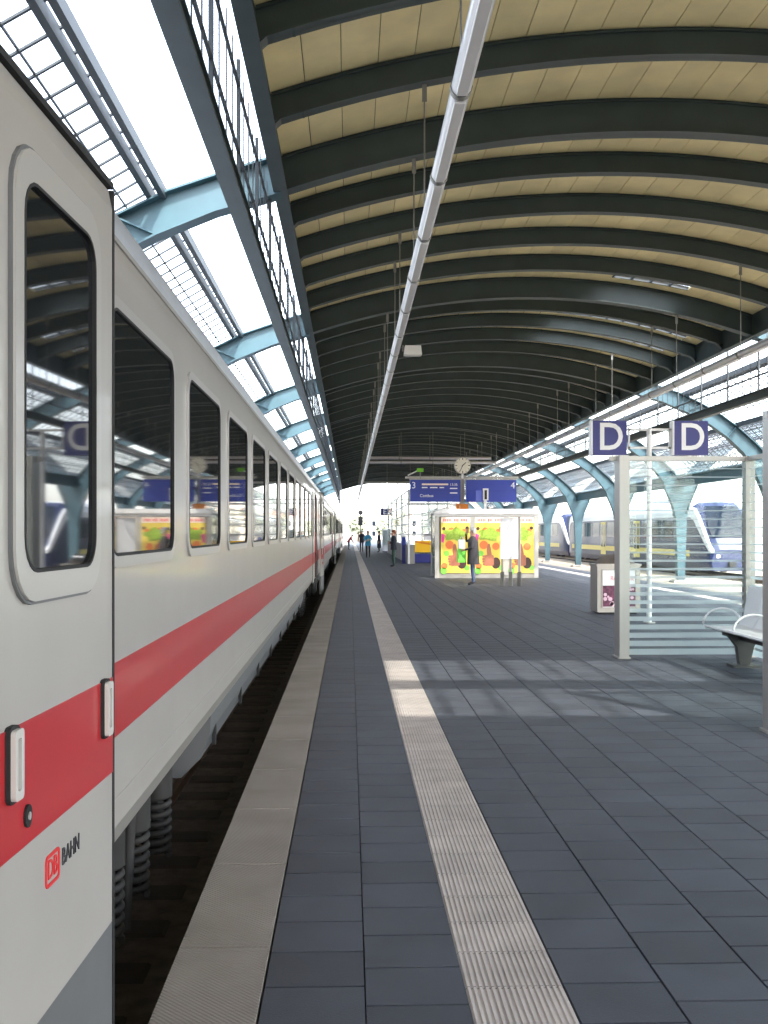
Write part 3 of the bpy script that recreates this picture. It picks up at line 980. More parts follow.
# ------------------------------------------------------------------ the glass shelter
sh = tag(empty('glass_shelter', (3.32, 8.2, 0)), 'steel framed glass wind shelter with frosted stripes on the platform', 'shelter')
def post(x, y, w, d, z=2.57):
    p = MB().box(x - w / 2, x + w / 2, y - d / 2, y + d / 2, 0, z).build('post', 'shelter_steel', sh)
    MB().box(x - w / 2 - 0.02, x + w / 2 + 0.02, y - d / 2 - 0.02, y + d / 2 + 0.02, 0, 0.02).build('foot_plate', 'shelter_steel', p)
post(0.06, 0.0, 0.11, 0.13)            # near corner
post(0.14, 4.92, 0.12, 0.26)           # far corner
post(1.80, 4.98, 0.12, 0.14)
post(1.80, 0.0, 0.11, 0.13)
MB().box(0.0, 1.86, 4.93, 5.03, 2.51, 2.57).build('top_rail', 'shelter_steel', sh)
MB().box(0.0, 1.86, -0.05, 0.05, 2.51, 2.57).build('top_rail', 'shelter_steel', sh)
MB().box(1.77, 1.83, 0.06, 4.92, 2.51, 2.57).build('top_rail', 'shelter_steel', sh)
def striped(x0, x1, y, axis):
    if axis == 'x':
        p = MB().box(x0, x1, y - 0.005, y + 0.005, 0.03, 2.51).build('glass_pane', 'shelter_glass', sh)
    else:
        p = MB().box(y - 0.005, y + 0.005, x0, x1, 0.03, 2.51).build('glass_pane', 'shelter_glass', sh)
    z = 0.03
    k = 0
    while z < 2.45:
        t = max(0.0, 1 - z / 1.6)
        h = 0.014 + 0.062 * t ** 1.1
        if axis == 'x': MB().box(x0, x1, y - 0.007, y - 0.005, z, z + h).build('frosted_stripe', 'stripe_film', p)
        else: MB().box(y - 0.007, y - 0.005, x0, x1, z, z + h).build('frosted_stripe', 'stripe_film', p)
        z += 0.108
striped(0.22, 1.74, 4.98, 'x')
striped(0.13, 1.74, 0.0, 'x')
striped(0.08, 4.90, 1.80, 'y')
MB().box(0.22, 0.25, 4.95, 5.01, 0.03, 2.51).build('glass_clamp', 'shelter_steel', sh)

# bench of white seats under the shelter
bn = tag(empty('waiting_bench', (4.66, 12.80, 0)), 'white metal waiting bench with looped armrest inside the glass shelter', 'bench')
seat_prof = [(-0.26, 0.455), (-0.20, 0.435), (0.05, 0.425), (0.17, 0.45), (0.24, 0.56), (0.30, 0.90), (0.315, 0.93), (0.335, 0.92), (0.275, 0.56), (0.20, 0.425), (0.06, 0.40), (-0.22, 0.41), (-0.27, 0.435)]
for k in range(4):
    s = MB().prism(seat_prof, 'x', 0.02 + 0.5 * k, 0.50 + 0.5 * k).build('seat', 'bench_white', bn)
def armrest(x):
    pts = []
    for k in range(13):
        t = math.pi * k / 12
        pts.append((x, -0.02 - 0.24 * math.cos(t), 0.46 + 0.19 * math.sin(t)))
    MB().tube(pts, 0.012, 6).build('armrest', 'bench_white', bn)
for x in (0.0, 1.02, 2.02): armrest(x)
MB().box(0.05, 2.0, -0.04, 0.06, 0.32, 0.40).build('support_beam', 'cast_grey', bn)
for x in (0.62, 1.7):
    MB().prism([(-0.20, 0.40), (0.22, 0.40), (0.12, 0.24), (0.07, 0.03), (-0.05, 0.03), (-0.08, 0.24)], 'x', x - 0.05, x + 0.05).build('leg', 'cast_grey', bn)
    MB().box(x - 0.12, x + 0.12, -0.15, 0.17, 0, 0.03).build('foot', 'cast_grey', bn)
bn.rotation_euler = (0, 0, math.radians(-90))

# ------------------------------------------------------------------ section signs D and E
def section_sign(name, loc, letter, label, s=0.6):
    t = tag(empty(name, loc), label, 'sign')
    MB().tube([(0, 0, 0), (0, 0, 3.42)], 0.045, 12).build('pole', 'white_paint', t)
    MB().tube([(0, 0, 0), (0, 0, 0.02)], 0.11, 12).build('base_plate', 'shelter_steel', t)
    for sg in (-1, 1):
        for z in (3.08, 3.40):
            MB().box(min(0.04 * sg, 0.45 * sg), max(0.04 * sg, 0.45 * sg), -0.02, 0.02, z - 0.02, z + 0.02).build('arm', 'white_paint', t)
        x = sg * 0.72
        MB().box(sg * 0.36 - 0.015, sg * 0.36 + 0.015, -0.02, 0.02, 3.06, 3.42).build('arm_end', 'white_paint', t)
        b = MB().box(x - s / 2, x + s / 2, -0.09, 0.09, 2.95, 3.55).build('sign_box', 'sign_blue', t)
        MB().box(x - s / 2 - 0.03, x - s / 2, -0.09, 0.09, 2.95, 3.55).build('edge_frame', 'white_paint', b)
        text('letter', letter, 0.67, 'white_print', b, face_cam(x + 0.02, -0.091, 3.245), 0.004, sx_=0.92, bold=0.008)
        text('letter', letter, 0.67, 'white_print', b, Matrix.Translation((x, 0.091, 3.245)) @ Matrix.Rotation(math.pi, 4, 'Z') @ Matrix.Rotation(math.radians(90), 4, 'X'), 0.004, sx_=0.92, bold=0.008)
    return t
section_sign('section_sign', (5.26, 18.1, 0), 'D', 'pole with two blue box signs each showing a white D')
section_sign('section_sign', (3.55, 85.0, 0), 'E', 'far pole with blue box signs each showing a white E')

# ------------------------------------------------------------------ litter bin with advert
bi = tag(empty('litter_bin', (5.22, 20.0, 0)), 'steel litter bin with food advert panel behind the shelter post', 'bin')
MB().box(-0.42, 0.42, 0.0, 0.6, 0.04, 0.94).build('body', 'bin_steel', bi)
MB().box(-0.36, 0.36, 0.05, 0.55, 0.0, 0.04).build('plinth', 'black', bi)
MB().box(-0.44, 0.44, -0.02, 0.62, 0.94, 0.98).build('rim', 'bin_steel', bi)
rings = []
for z, sc_ in ((0.98, 1.0), (1.06, 0.85), (1.13, 0.55), (1.16, 0.2)):
    rings.append([(0.40 * sc_ * math.cos(t), 0.3 + 0.27 * sc_ * math.sin(t), z) for t in [2 * math.pi * k / 16 for k in range(16)]])
MB().loft(rings).build('lid', 'bin_lid', bi)
MB().tube([(-0.06, -0.0, 1.10), (0.16, 0.02, 1.12)], [0.07, 0.06], 10).build('ash_tray', 'chrome', bi)
fr = MB()
for a in ((-0.33, 0.33, 0.12, 0.14), (-0.33, 0.33, 0.86, 0.88)): fr.box(a[0], a[1], -0.02, 0, a[2], a[3])
for x in (-0.34, 0.32): fr.box(x, x + 0.02, -0.02, 0, 0.12, 0.88)
fr.build('poster_frame', 'bin_steel', bi)
ps = MB().box(-0.32, 0.32, -0.008, 0.0, 0.14, 0.86).build('poster', 'white_print', bi)
MB().box(-0.32, 0.32, -0.011, -0.008, 0.15, 0.56).build('food_picture', 'food_print', ps)
for k in range(16):
    a = random.uniform(-0.28, 0.28); b = random.uniform(0.18, 0.55); r = random.uniform(0.02, 0.05)
    ring = [(a + r * math.cos(t), b + r * math.sin(t)) for t in [2 * math.pi * q / 10 for q in range(10)]]
    MB().prism(ring, 'y', -0.013, -0.011).build('food_slice', 'food_pale', ps)
text('lettering', 'Restaurant', 0.13, 'poster_text', ps, face_cam(0.06, -0.009, 0.70), 0.001, sx_=0.8)

# ------------------------------------------------------------------ advert kiosk with three posters
ki = tag(empty('advert_shelter', (2.95, 36.0, 0)), 'pale shelter wall with three thumbs-up posters', 'shelter')
W = 3.62
for x in (0.0, W - 0.15): MB().box(x, x + 0.15, 0, 0.1, 0, 2.2).build('post', 'shelter_steel', ki)
for x in (1.31, 2.50): MB().box(x - 0.09, x + 0.09, 0.0, 0.06, 0.1, 2.2).build('divider', 'shelter_steel', ki)
MB().box(-0.02, W + 0.02, -0.01, 0.1, 2.14, 2.26).build('fascia', 'white_paint', ki)
MB().prism([(-0.05, 2.24), (W + 0.05, 2.24), (W + 0.05, 2.27), (W - 0.2, 2.40), (0.2, 2.40), (-0.05, 2.27)], 'y', -0.1, 1.9).build('roof', 'white_paint', ki)
MB().box(0.05, W - 0.05, 0.02, 0.06, 0.0, 0.20).build('base_panel', 'concrete', ki)
MB().box(0.05, W - 0.05, 0.08, 0.10, 0.1, 2.2).build('back_panel', 'concrete', ki)
for x in (0.02, W - 0.05):
    MB().box(x, x + 0.03, 0.1, 1.8, 0.12, 2.2).build('side_glass', 'shelter_glass', ki)
for x in (0.0, W - 0.09): MB().box(x, x + 0.09, 1.75, 1.85, 0, 2.25).build('post', 'shelter_steel', ki)
MB().box(0.0, W, 1.78, 1.81, 0.12, 2.2).build('rear_glass', 'shelter_glass', ki)
def poster(x0, x1):
    p = MB().box(x0, x1, -0.005, 0.03, 0.17, 2.12).build('poster', 'poster_yellow', ki)
    w = x1 - x0
    def flat(name, pts, lay, m_):
        MB().prism(pts, 'y', -0.007 - 0.002 * lay, -0.005).build(name, m_, p)
    def disc(cx_, cz, r, lay, m_, sx2=1.0, name='dot'):
        flat(name, [(x0 + cx_ * w + r * sx2 * math.cos(t), cz + r * math.sin(t)) for t in [2 * math.pi * q / 16 for q in range(16)]], lay, m_)
    flat('banner', [(x0, 1.92), (x1, 1.92), (x1, 2.12), (x0, 2.12)], 1, 'poster_pale')
    for q in range(14):          # pale pink headline, too faint in the photograph to read
        if q in (5, 9): continue
        flat('headline_mark', [(x0 + w * (0.08 + 0.06 * q), 1.96), (x0 + w * (0.125 + 0.06 * q), 1.96), (x0 + w * (0.125 + 0.06 * q), 2.06), (x0 + w * (0.08 + 0.06 * q), 2.06)], 2, 'poster_text')
    for a in ((0.36, 1.62, 0.14), (0.30, 1.15, 0.15), (0.72, 1.1, 0.13), (0.12, 0.42, 0.11), (0.80, 1.62, 0.10)):
        disc(a[0], a[1], a[2], 1, 'poster_orange')
    for a in ((0.1, 0.25, 0.12), (0.2, 0.85, 0.10), (0.9, 0.35, 0.1)): disc(a[0], a[1], a[2], 1, 'poster_green')
    # lettuce band: a ragged leafy outline
    pts = []
    for k in range(24):
        t = 2 * math.pi * k / 24
        rr = 1 + 0.18 * math.sin(5 * t + 1) + random.uniform(-0.08, 0.08)
        pts.append((x0 + w * (0.5 + 0.40 * rr * math.cos(t)), 1.52 + 0.22 * rr * math.sin(t)))
    flat('salad', pts, 2, 'poster_lime')
    # thumbs up fist
    disc(0.72, 0.52, 0.20, 2, 'poster_brown', 0.8, 'pan')
    hx = x0 + w * 0.48
    flat('thumb', [(hx - 0.05, 0.70), (hx - 0.08, 0.95), (hx - 0.06, 1.12), (hx - 0.02, 1.20), (hx + 0.03, 1.18), (hx + 0.06, 1.05), (hx + 0.10, 0.80), (hx + 0.12, 0.68)], 3, 'poster_skin')
    for q in range(4):
        z = 0.44 + 0.09 * q
        flat('finger', rrect(hx - 0.25 + 0.02 * abs(q - 2), hx + 0.13, z, z + 0.082, 0.038, 3), 4, 'poster_skin')
    flat('palm', rrect(hx - 0.15, hx + 0.17, 0.42, 0.80, 0.06, 3), 3, 'poster_skin')
    flat('pink_figure', [(x0 + 0.01, 1.25), (x0 + 0.09 * w, 1.22), (x0 + 0.14 * w, 1.5), (x0 + 0.02, 1.55)], 3, 'poster_pink')
    disc(0.10, 1.72, 0.06, 3, 'poster_brown', 1.0, 'head')
    disc(0.90, 1.74, 0.06, 3, 'poster_brown', 1.0, 'head')
for a in ((0.21, 1.22), (1.40, 2.41), (2.59, W - 0.16)): poster(*a)

# ------------------------------------------------------------------ timetable stand
ts = tag(empty('timetable_stand', (4.48, 30.75, 0), math.radians(-20)), 'white timetable board on grey posts in front of the posters', 'stand')
for x in (0.05, 0.30, 0.56):
    p = MB().box(x - 0.035, x + 0.035, -0.035, 0.035, 0.0, 2.04 if x > .5 else 0.9).build('post', 'bin_steel', ts)
    MB().box(x - 0.05, x + 0.05, -0.05, 0.05, 0.0, 0.42).build('post_sleeve', 'cast_grey', p)
MB().box(0.0, 0.53, -0.05, 0.05, 0.80, 2.02).build('board', 'white_paint', ts)
MB().box(0.04, 0.49, -0.056, -0.05, 0.86, 1.96).build('sheet', 'white_print', ts)

# ------------------------------------------------------------------ displays and clock
ga = tag(empty('sign_gantry', (5.45, 50.40, 0)), 'grey post with cross arm carrying the blue displays and clock', 'gantry')
MB().box(-0.12, 0.12, -0.1, 0.1, 0, 4.35).build('post', 'shelter_steel', ga)
MB().box(-2.75, 2.75, -0.12, 0.12, 4.20, 4.30).build('cross_arm', 'shelter_steel', ga)
MB().box(-0.3, 0.3, -0.18, -0.1, 2.68, 2.96).build('orange_panel', 'orange', ga)
text('letter', 'i', 0.22, 'white_print', ga, face_cam(-0.12, -0.181, 2.82), 0.002)
def display(name, x, num, side, lab):
    d = tag(empty(name, (x, 49.9, 3.05)), lab, 'display')
    MB().box(-1.21, 1.21, -0.14, 0.14, 0, 1.06).build('housing', 'display_blue', d)
    MB().box(-1.23, 1.23, -0.16, 0.16, 1.06, 1.10).build('hood', 'shelter_steel', d)
    for xb in (-0.9, 0.9): MB().box(xb - 0.03, xb + 0.03, -0.03, 0.42, 1.10, 1.148).build('hanger', 'shelter_steel', d)
    MB().box(-1.21, 1.21, -0.145, -0.14, 0.52, 0.535).build('seam', 'sign_blue', d)
    text('number', num, 0.44, 'white_print', d, face_cam(side * 1.04, -0.145, 0.78), 0.003)
    return d
d3 = display('departure_display', 4.10, '3', -1, 'blue departure display with number 3 and train details')
MB().box(-0.65, 0.62, -0.15, -0.14, 0.80, 0.88).build('route_line', 'poster_pale', d3)
for a, b in ((-0.65, -0.38), (-0.26, 0.10), (0.2, 0.42)): MB().box(a, b, -0.15, -0.14, 0.66, 0.71).build('route_text', 'white_print', d3)
text('destination', 'Cottbus', 0.2, 'white_print', d3, face_cam(-0.42, -0.145, 0.29), 0.003)
text('time', '13:35', 0.17, 'white_print', d3, face_cam(0.88, -0.145, 0.82), 0.003)
for z in (0.62, 0.40): MB().box(0.70, 1.06, -0.15, -0.14, z, z + 0.05).build('detail_text', 'white_print', d3)
display('departure_display', 6.80, '4', 1, 'blank blue departure display with number 4')
ck = tag(empty('platform_clock', (5.42, 49.9, 4.80)), 'round white station clock above the blue displays', 'clock')
def circ(r, n=32, cx_=0, cz=0): return [(cx_ + r * math.cos(2 * math.pi * k / n), cz + r * math.sin(2 * math.pi * k / n)) for k in range(n)]
MB().prism(circ(0.40), 'y', -0.10, 0.10).build('case', 'shelter_steel', ck)
MB().prism(circ(0.375), 'y', -0.108, -0.10).build('dial', 'clock_face', ck)
for k in range(12):
    t = math.radians(30 * k)
    l0 = 0.27 if k % 3 == 0 else 0.30
    p, q = Vector((math.sin(t), math.cos(t))), Vector((math.cos(t), -math.sin(t))) * (0.018 if k % 3 == 0 else 0.011)
    a, b = p * l0, p * 0.355
    MB().prism([tuple(a - q), tuple(a + q), tuple(b + q), tuple(b - q)], 'y', -0.112, -0.108).build('hour_mark', 'black', ck)
def hand(name, deg, ln, w):
    t = math.radians(deg)
    p, q = Vector((math.sin(t), math.cos(t))), Vector((math.cos(t), -math.sin(t))) * w
    a, b = p * -0.06, p * ln
    MB().prism([tuple(a - q), tuple(a + q), tuple(b + q * 0.7), tuple(b - q * 0.7)], 'y', -0.118, -0.112).build(name, 'black', ck)
hand('hour_hand', 47, 0.22, 0.020); hand('minute_hand', 205, 0.32, 0.015)
MB().box(-0.05, 0.05, -0.05, 0.05, -0.62, -0.38).build('stem', 'white_paint', ck)
ex = tag(empty('exit_sign', (3.38, 49.9, 4.58)), 'small green emergency sign on a bracket above the display', 'sign')
MB().box(-0.16, 0.16, -0.04, 0.04, -0.09, 0.09).build('panel', 'green_sign', ex)
MB().tube([(-0.15, 0, -0.04), (-0.6, 0, -0.26)], 0.03, 8).build('lamp_arm', 'white_paint', ex)
MB().box(-0.02, 0.02, -0.02, 0.02, -0.42, -0.09).build('bracket', 'rod_steel', ex)
pg = tag(empty('pictogram_sign', (6.15, 47.5, 0)), 'small tilted blue pictogram sign on a white post before the display', 'sign')
MB().box(0.0, 0.12, -0.05, 0.05, 0, 3.1).build('post', 'white_paint', pg)
MB().box(-0.05, 0.2, -0.06, 0.06, 3.05, 3.6).build('frame', 'white_paint', pg)
MB().box(0.02, 0.13, -0.07, -0.06, 3.1, 3.52).build('recess', 'black', pg)
MB().prism([(-0.40, -0.25), (-0.05, 0.0), (-0.05, 0.04), (-0.40, -0.21)], 'z', 3.0, 3.5).build('panel', 'display_blue', pg)

# ------------------------------------------------------------------ stair enclosure
st = tag(empty('stair_enclosure', (2.95, 52.0, 0)), 'glazed stair enclosure with yellow and blue end panels', 'stairs')
for y in (0.0, 7.0, 14.0, 21.0, 28.0):
    for x in (0.0, 2.6):
        MB().box(x - 0.05, x + 0.05, y - 0.05, y + 0.05, 0, 3.75).build('post', 'white_paint', st)
for z in (3.0, 2.45, 2.0, 1.45, 3.7):
    for x in (0.0, 2.6): MB().box(x - 0.03, x + 0.03, 0, 28, z - 0.03, z + 0.03).build('rail', 'white_paint', st)
    for y in (0.0, 28.0): MB().box(0, 2.6, y - 0.03, y + 0.03, z - 0.03, z + 0.03).build('rail', 'white_paint', st)
for x in (0.0, 2.6):
    for k in range(4): MB().box(x - 0.04, x + 0.04, 7.0 * k + 0.06, 7.0 * k + 6.94, 0.0, 0.95).build('parapet', 'concrete', st)
    for k in range(4): MB().box(x - 0.006, x + 0.006, 7.0 * k + 0.06, 7.0 * k + 6.94, 0.97, 3.65).build('glass_pane', 'shelter_glass', st)
MB().box(0.30, 2.55, -0.03, 0.03, 0.06, 0.50).build('blue_panel', 'sign_blue', st)
MB().box(0.30, 2.55, -0.03, 0.03, 0.58, 1.16).build('yellow_panel', 'yellow', st)
MB().prism([(0.3, 1.16), (2.5, 0.78), (2.5, 0.70), (0.3, 1.08)], 'y', -0.05, -0.03).build('handrail', 'orange', st)
MB().box(0.75, 2.55, -0.03, 0.03, 1.2, 1.5).build('white_panel', 'white_paint', st)
MB().box(0.05, 0.3, -0.06, 0.06, 0.0, 0.95).build('end_panel', 'concrete', st)

pc = tag(empty('call_point', (2.72, 52.5, 0)), 'slim blue and white help point column beside the stairs', 'column')
MB().box(-0.09, 0.09, -0.09, 0.09, 0, 0.95).build('shaft', 'sign_blue', pc)
MB().box(-0.10, 0.10, -0.10, 0.10, 0.95, 1.35).build('head', 'display_blue', pc)
MB().box(-0.10, 0.10, -0.10, 0.10, 1.35, 1.42).build('cap', 'white_paint', pc)
vm_ = tag(empty('vending_machine', (2.95, 83.5, 0)), 'pale glass fronted vending machine far down the platform', 'machine')
MB().box(-0.35, 0.35, 0, 0.8, 0.05, 1.83).build('cabinet', 'rail_white', vm_)
MB().box(-0.28, 0.28, -0.02, 0.0, 0.55, 1.7).build('front_glass', 'shelter_glass', vm_)
MB().box(-0.3, 0.3, 0.05, 0.75, 0, 0.05).build('plinth', 'black', vm_)
oc = tag(empty('round_sign', (3.30, 76.0, 0)), 'round orange sign on a thin post past the stairs', 'sign')
MB().tube([(0, 0, 0), (0, 0, 2.0)], 0.03, 8).build('post', 'white_paint', oc)
MB().prism(circ(0.34, 24, 0, 2.28), 'y', -0.05, 0.05).build('disc', 'orange', oc)
sg = tag(empty('signal_post', (1.30, 128.0, 0)), 'dark railway signal standing at the far platform end', 'signal')
MB().tube([(0, 0, 0), (0, 0, 4.2)], 0.06, 8).build('mast', 'bar_steel', sg)
MB().prism(circ(0.30, 16, 0, 4.0), 'y', -0.15, 0.15).build('signal_head', 'logo_dark', sg)
MB().box(-0.28, 0.28, -0.12, 0.12, 2.4, 3.5).build('signal_box', 'logo_dark', sg)

# ------------------------------------------------------------------ people
def person(loc, rz, h, pose, cols, label, hair='hair_dark', coat_len=0.78, coat_w=1.0):
    """one continuous skinned body; y is forward in the figure's own frame"""
    J = {'pelvis': (0, 0, 0.93), 'spine': (0, 0, 1.12), 'chest': (0, 0.01, 1.30), 'neck': (0, 0.0, 1.46), 'skull': (0, 0.02, 1.545), 'crown': (0, 0.015, 1.655)}
    for s, n in ((-1, 'l'), (1, 'r')):
        J['sho' + n] = (s * 0.17, 0, 1.40); J['elb' + n] = (s * 0.23, -0.03, 1.12); J['wri' + n] = (s * 0.23, 0.05, 0.88); J['pal' + n] = (s * 0.225, 0.07, 0.81)
        J['hip' + n] = (s * 0.085, 0, 0.88); J['kne' + n] = (s * 0.10, 0.02, 0.48); J['ank' + n] = (s * 0.10, -0.01, 0.09); J['toe' + n] = (s * 0.115, 0.15, 0.035)
    J.update(pose)
    Rd = {'pelvis': 0.135, 'spine': 0.125, 'chest': 0.14, 'neck': 0.055, 'skull': 0.082, 'crown': 0.078}
    Rj = {'sho': 0.062, 'elb': 0.046, 'wri': 0.032, 'pal': 0.035, 'hip': 0.092, 'kne': 0.062, 'ank': 0.042, 'toe': 0.036}
    E_ = [('pelvis', 'spine', 'top'), ('spine', 'chest', 'top'), ('chest', 'neck', 'top'), ('neck', 'skull', 'skin'), ('skull', 'crown', 'skin')]
    for n in 'lr':
        E_ += [('chest', 'sho' + n, 'top'), ('sho' + n, 'elb' + n, 'top'), ('elb' + n, 'wri' + n, 'top'), ('wri' + n, 'pal' + n, 'skin'), ('pelvis', 'hip' + n, 'leg'), ('hip' + n, 'kne' + n, 'leg'), ('kne' + n, 'ank' + n, 'leg'), ('ank' + n, 'toe' + n, 'shoe')]
        w, p = Vector(J['wri' + n]), Vector(J['pal' + n])
        d = (p - w).normalized()
        side = d.cross(Vector((1, 0, 0)) if abs(d.x) < 0.8 else Vector((0, 1, 0))).normalized()
        for q in range(4):
            k = 'f%s%d' % (n, q)
            off = side * (q - 1.5) * 0.018
            ln = (0.065, 0.078, 0.074, 0.058)[q]
            bend = Vector((0, 0.35, 0)) if abs(d.z) > 0.5 else Vector((0, 0, -0.3))
            J[k + 'a'] = tuple(p + off + d * 0.03); J[k + 'b'] = tuple(p + off * 1.15 + d * (0.03 + ln * 0.55)); J[k + 'c'] = tuple(p + off * 1.2 + d * (0.03 + ln * 0.95) + bend * ln * 0.5)
            Rd[k + 'a'] = 0.0095; Rd[k + 'b'] = 0.009; Rd[k + 'c'] = 0.008
            E_ += [('pal' + n, k + 'a', 'skin'), (k + 'a', k + 'b', 'skin'), (k + 'b', k + 'c', 'skin')]
        J['t' + n + 'a'] = tuple(w.lerp(p, 0.6) - side * 0.045); J['t' + n + 'b'] = tuple(p - side * 0.06 + d * 0.02)
        Rd['t' + n + 'a'] = 0.011; Rd['t' + n + 'b'] = 0.009
        E_ += [('pal' + n, 't' + n + 'a', 'skin'), ('t' + n + 'a', 't' + n + 'b', 'skin')]
    sk, cr = Vector(J['skull']), Vector(J['crown'])
    J['nose'] = tuple(sk.lerp(cr, 0.25) + Vector((0, 0.10, 0))); Rd['nose'] = 0.012
    E_.append(('skull', 'nose', 'skin'))
    keys = list(J)
    idx = {k: i for i, k in enumerate(keys)}
    me = bpy.data.meshes.new('person')
    me.from_pydata([J[k] for k in keys], [(idx[a], idx[b]) for a, b, _ in E_], [])
    tmp = bpy.data.objects.new('person_tmp', me)
    COL.objects.link(tmp)
    md = tmp.modifiers.new('skin', 'SKIN')
    if not me.skin_vertices: raise RuntimeError('no skin layer')
    for k in keys:
        r = Rd.get(k) or Rj[k[:3]]
        sv = me.skin_vertices[0].data[idx[k]]
        sv.radius = (r, r * (0.8 if k in ('pelvis', 'spine', 'chest') else 1.0))
        sv.use_root = (k == 'pelvis')
    tmp.modifiers.new('sub', 'SUBSURF').levels = 1
    dg = bpy.context.evaluated_depsgraph_get()
    out = bpy.data.meshes.new_from_object(tmp.evaluated_get(dg))
    bpy.data.objects.remove(tmp)
    out.materials.clear()
    for k in ('top', 'leg', 'shoe', 'skin'): out.materials.append(MATS[cols[k]])
    order = {'top': 0, 'leg': 1, 'shoe': 2, 'skin': 3}
    segs = [(Vector(J[a]), Vector(J[b]), order[t]) for a, b, t in E_]
    for pl in out.polygons:
        pl.use_smooth = True
        c = pl.center
        best = min(segs, key=lambda s_: (c - (s_[0] + (s_[1] - s_[0]) * max(0, min(1, (c - s_[0]).dot(s_[1] - s_[0]) / max(1e-9, (s_[1] - s_[0]).length_squared))))).length_squared)
        pl.material_index = best[2]
    b = link('person', out, None, loc, (0, 0, rz), (h / 1.73,) * 3)
    tag(b, label, 'person')
    # hair cap
    mid = sk.lerp(cr, 0.62)
    hr = MB()
    rings = []
    for k in range(7):
        t = math.radians(-12 + 102 * k / 6)
        rings.append([mid + Vector((0.092 * math.cos(t) * math.cos(a), -0.012 + 0.105 * math.cos(t) * math.sin(a) - (0.02 if math.sin(a) > 0.2 and k < 2 else 0), 0.015 + 0.115 * math.sin(t) - (0.06 if math.sin(a) < -0.2 and k == 0 else 0) + (0.05 if math.sin(a) > 0.3 and k == 0 else 0))) for a in [2 * math.pi * q / 14 for q in range(14)]])
    hr.loft(rings); hr.build('hair', hair, b)
    for s in (-1, 1):
        e = sk.lerp(cr, 0.45) + Vector((s * 0.032, 0.078, 0))
        MB().tube([e, e + Vector((0, 0.008, 0))], 0.010, 8).build('eye', 'black', b)
    # coat
    pe, ch = Vector(J['pelvis']), Vector(J['chest'])
    lev = [(coat_len, 0.20 * coat_w, 0.155 * coat_w), (0.93, 0.185 * coat_w, 0.145 * coat_w), (1.12, 0.165 * coat_w, 0.13 * coat_w), (1.30, 0.19 * coat_w, 0.13 * coat_w), (1.40, 0.18, 0.105), (1.455, 0.085, 0.075)]
    rings = []
    for z, a_, b_ in lev:
        f_ = (z - 0.93) / (1.30 - 0.93)
        cen = pe.lerp(ch, max(-0.3, min(1.4, f_)))
        rings.append([(cen.x + a_ * math.cos(t), cen.y + b_ * math.sin(t), cen.z if f_ > 0 else z) for t in [2 * math.pi * q / 16 for q in range(16)]])
    MB().loft(rings).build('coat', cols['top'], b)
    return b

up_r = {'elbr': (0.24, 0.22, 1.30), 'wrir': (0.10, 0.22, 1.54), 'palr': (0.06, 0.19, 1.61)}
half_l = {'elbl': (-0.25, 0.02, 1.14), 'wril': (-0.16, 0.23, 1.06), 'pall': (-0.12, 0.29, 1.05)}
pA = person((3.71, 31.15, 0), math.radians(80), 1.74, {**up_r, **half_l}, dict(top='coat_charcoal', leg='jeans', shoe='shoe', skin='skin'),
            'person in dark coat and jeans with raised hand holding bags before the posters', hair='hair_grey', coat_len=0.62, coat_w=1.22)
arms_folded = {'elbr': (0.25, 0.04, 1.14), 'wrir': (0.06, 0.22, 1.16), 'palr': (-0.01, 0.23, 1.17), 'elbl': (-0.25, 0.04, 1.14), 'wril': (-0.06, 0.21, 1.12), 'pall': (0.01, 0.23, 1.11)}
person((2.0, 47.4, 0), math.radians(100), 1.70, arms_folded, dict(top='coat_navy', leg='trouser_green', shoe='shoe', skin='skin'),
       'person in dark jacket and green trousers standing with folded arms by the stairs', hair='hair_auburn', coat_len=0.80)
walk = {'knel': (-0.09, 0.14, 0.50), 'ankl': (-0.09, 0.16, 0.10), 'toel': (-0.10, 0.31, 0.05), 'kner': (0.09, 0.03, 0.48), 'ankr': (0.09, -0.16, 0.12), 'toer': (0.10, -0.02, 0.035)}
person((1.11, 63.9, 0), math.radians(180), 1.68, {**walk, **arms_folded}, dict(top='coat_blue', leg='trouser_dark', shoe='shoe', skin='skin'),
       'person in bright blue jacket walking along the platform', hair='hair_auburn')
person((0.93, 82.5, 0), math.radians(175), 1.74, walk, dict(top='coat_navy', leg='trouser_dark', shoe='shoe', skin='skin'),
       'person in black clothes walking behind the bright blue jacket', hair='hair_grey')
person((2.30, 82.0, 0), math.radians(95), 1.66, {}, dict(top='coat_navy', leg='trouser_dark', shoe='shoe', skin='skin'),
       'person in a long black coat standing beside the vending machine', hair='hair_dark', coat_len=0.35, coat_w=1.1)
lean = {'chest': (0, 0.20, 1.22), 'neck': (0, 0.30, 1.34), 'skull': (0, 0.36, 1.40), 'crown': (0, 0.42, 1.50), 'shol': (-0.17, 0.24, 1.30), 'shor': (0.17, 0.24, 1.30), 'spine': (0, 0.08, 1.08), 'elbl': (-0.22, 0.30, 1.04), 'elbr': (0.22, 0.30, 1.04), 'wril': (-0.18, 0.45, 0.88), 'wrir': (0.18, 0.45, 0.88), 'pall': (-0.17, 0.49, 0.82), 'palr': (0.17, 0.49, 0.82)}
person((-0.12, 92.0, 0), math.radians(-80), 1.50, lean, dict(top='coat_red', leg='trouser_dark', shoe='shoe', skin='skin'),
       'person in a red jacket bending forward near the far train', hair='hair_dark')

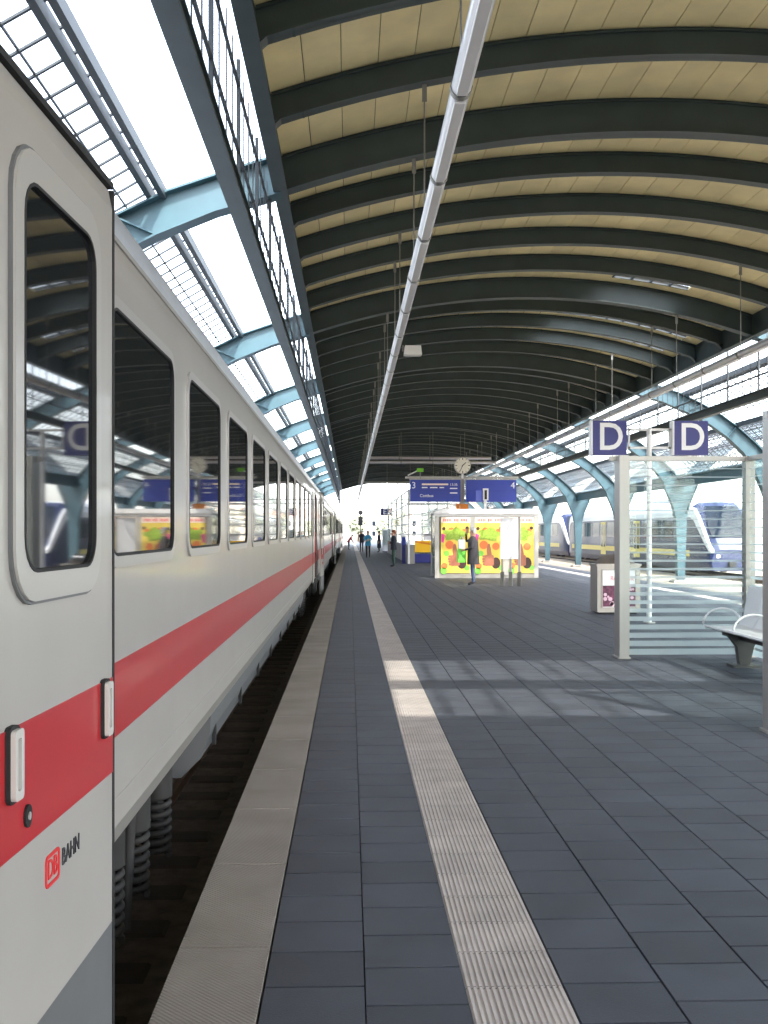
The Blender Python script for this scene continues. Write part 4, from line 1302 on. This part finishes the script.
def bag(name, loc, rz, w, h, d, m_, label):
    t = tag(empty(name, loc, rz), label, 'bag')
    rings = [[(x * w * k, y * d * k2, z * h) for x, y in ((-.5, -.5), (.5, -.5), (.5, .5), (-.5, .5))] for z, k, k2 in ((0, 0.86, 0.8), (0.15, 1.0, 1.0), (0.8, 1.0, 0.85), (1.0, 0.92, 0.25))]
    MB().loft(rings, smooth=False).build('sack', m_, t)
    for y in (-0.02, 0.02):
        MB().tube([(-w * 0.25, y, h * 0.97), (-w * 0.15, y, h * 1.25), (w * 0.15, y, h * 1.25), (w * 0.25, y, h * 0.97)], 0.008, 6).build('strap', m_, t)
bag('shopping_bag', (3.36, 31.22, 0.68), 0.1, 0.26, 0.42, 0.12, 'bag_green', 'bright green shopping bag held by the person before the posters')
bag('shopping_bag', (3.33, 30.92, 1.10), 0.1, 0.20, 0.28, 0.10, 'bag_white', 'white shopping bag held above the bright green bag')

# ------------------------------------------------------------------ beyond the hall
def house(x, y, w, d, h, m_, label):
    t = tag(empty('station_house', (x, y, -0.9)), label, 'building')
    MB().box(-w / 2, w / 2, 0, d, 0, h).build('walls', m_, t)
    MB().prism([(-w / 2 - 0.4, h), (w / 2 + 0.4, h), (0, h + w * 0.22)], 'y', -0.3, d + 0.3).build('roof', 'tile_red', t)
    n = int(w / 3)
    wm = MB().box(-0.6, 0.6, -0.06, 0.04, 0, 1.6).mesh('window', 'rail_glass')
    for r in range(int(h / 3.2)):
        for k in range(n):
            link('window', wm, t, (-w / 2 + (k + 0.5) * w / n, 0, 1.2 + 3.2 * r))
house(14, 330, 16, 14, 7, 'facade_pale', 'pale two storey house far beyond the hall mouth')
house(-14, 300, 14, 12, 6, 'facade_warm', 'warm plastered house beyond the far train end')
house(36, 310, 18, 14, 9, 'facade_warm', 'wide warm plastered house far beyond the railcars')
def tree(x, y, h, label):
    t = tag(empty('leafy_tree', (x, y, -0.9)), label, 'tree', 'trees beyond the hall mouth')
    MB().tube([(0, 0, 0), (0.1, 0, h * 0.5)], [0.25, 0.15], 8).build('trunk', 'trunk', t)
    mb = MB()
    for k in range(420):
        a = random.uniform(0, 2 * math.pi); zz = random.uniform(-1, 1); r = random.uniform(0.45, 1.0)
        p = Vector((math.cos(a) * math.sqrt(1 - zz * zz) * h * 0.34 * r, math.sin(a) * math.sqrt(1 - zz * zz) * h * 0.34 * r, h * 0.64 + zz * h * 0.36 * r))
        u = Vector((random.uniform(-1, 1), random.uniform(-1, 1), random.uniform(-1, 1))).normalized() * 0.5
        w_ = u.orthogonal().normalized() * 0.4
        mb.add([p - u, p + w_, p + u, p - w_], [(0, 1, 2, 3)])
    mb.build('crown', 'leaf', t)['kind'] = 'stuff'
for (x, y, h, lab) in ((2, 260, 7, 'leafy tree past the platform end in line with the tactile strip'), (-8, 270, 8, 'leafy tree before the warm plastered house behind the last coach'),
                      (9, 285, 6, 'low leafy tree before the pale two storey house'), (24, 280, 9, 'tall leafy tree between the pale house and the wide warm house'), (46, 260, 9, 'leafy tree behind the far railcar')):
    tree(x, y, h, lab)
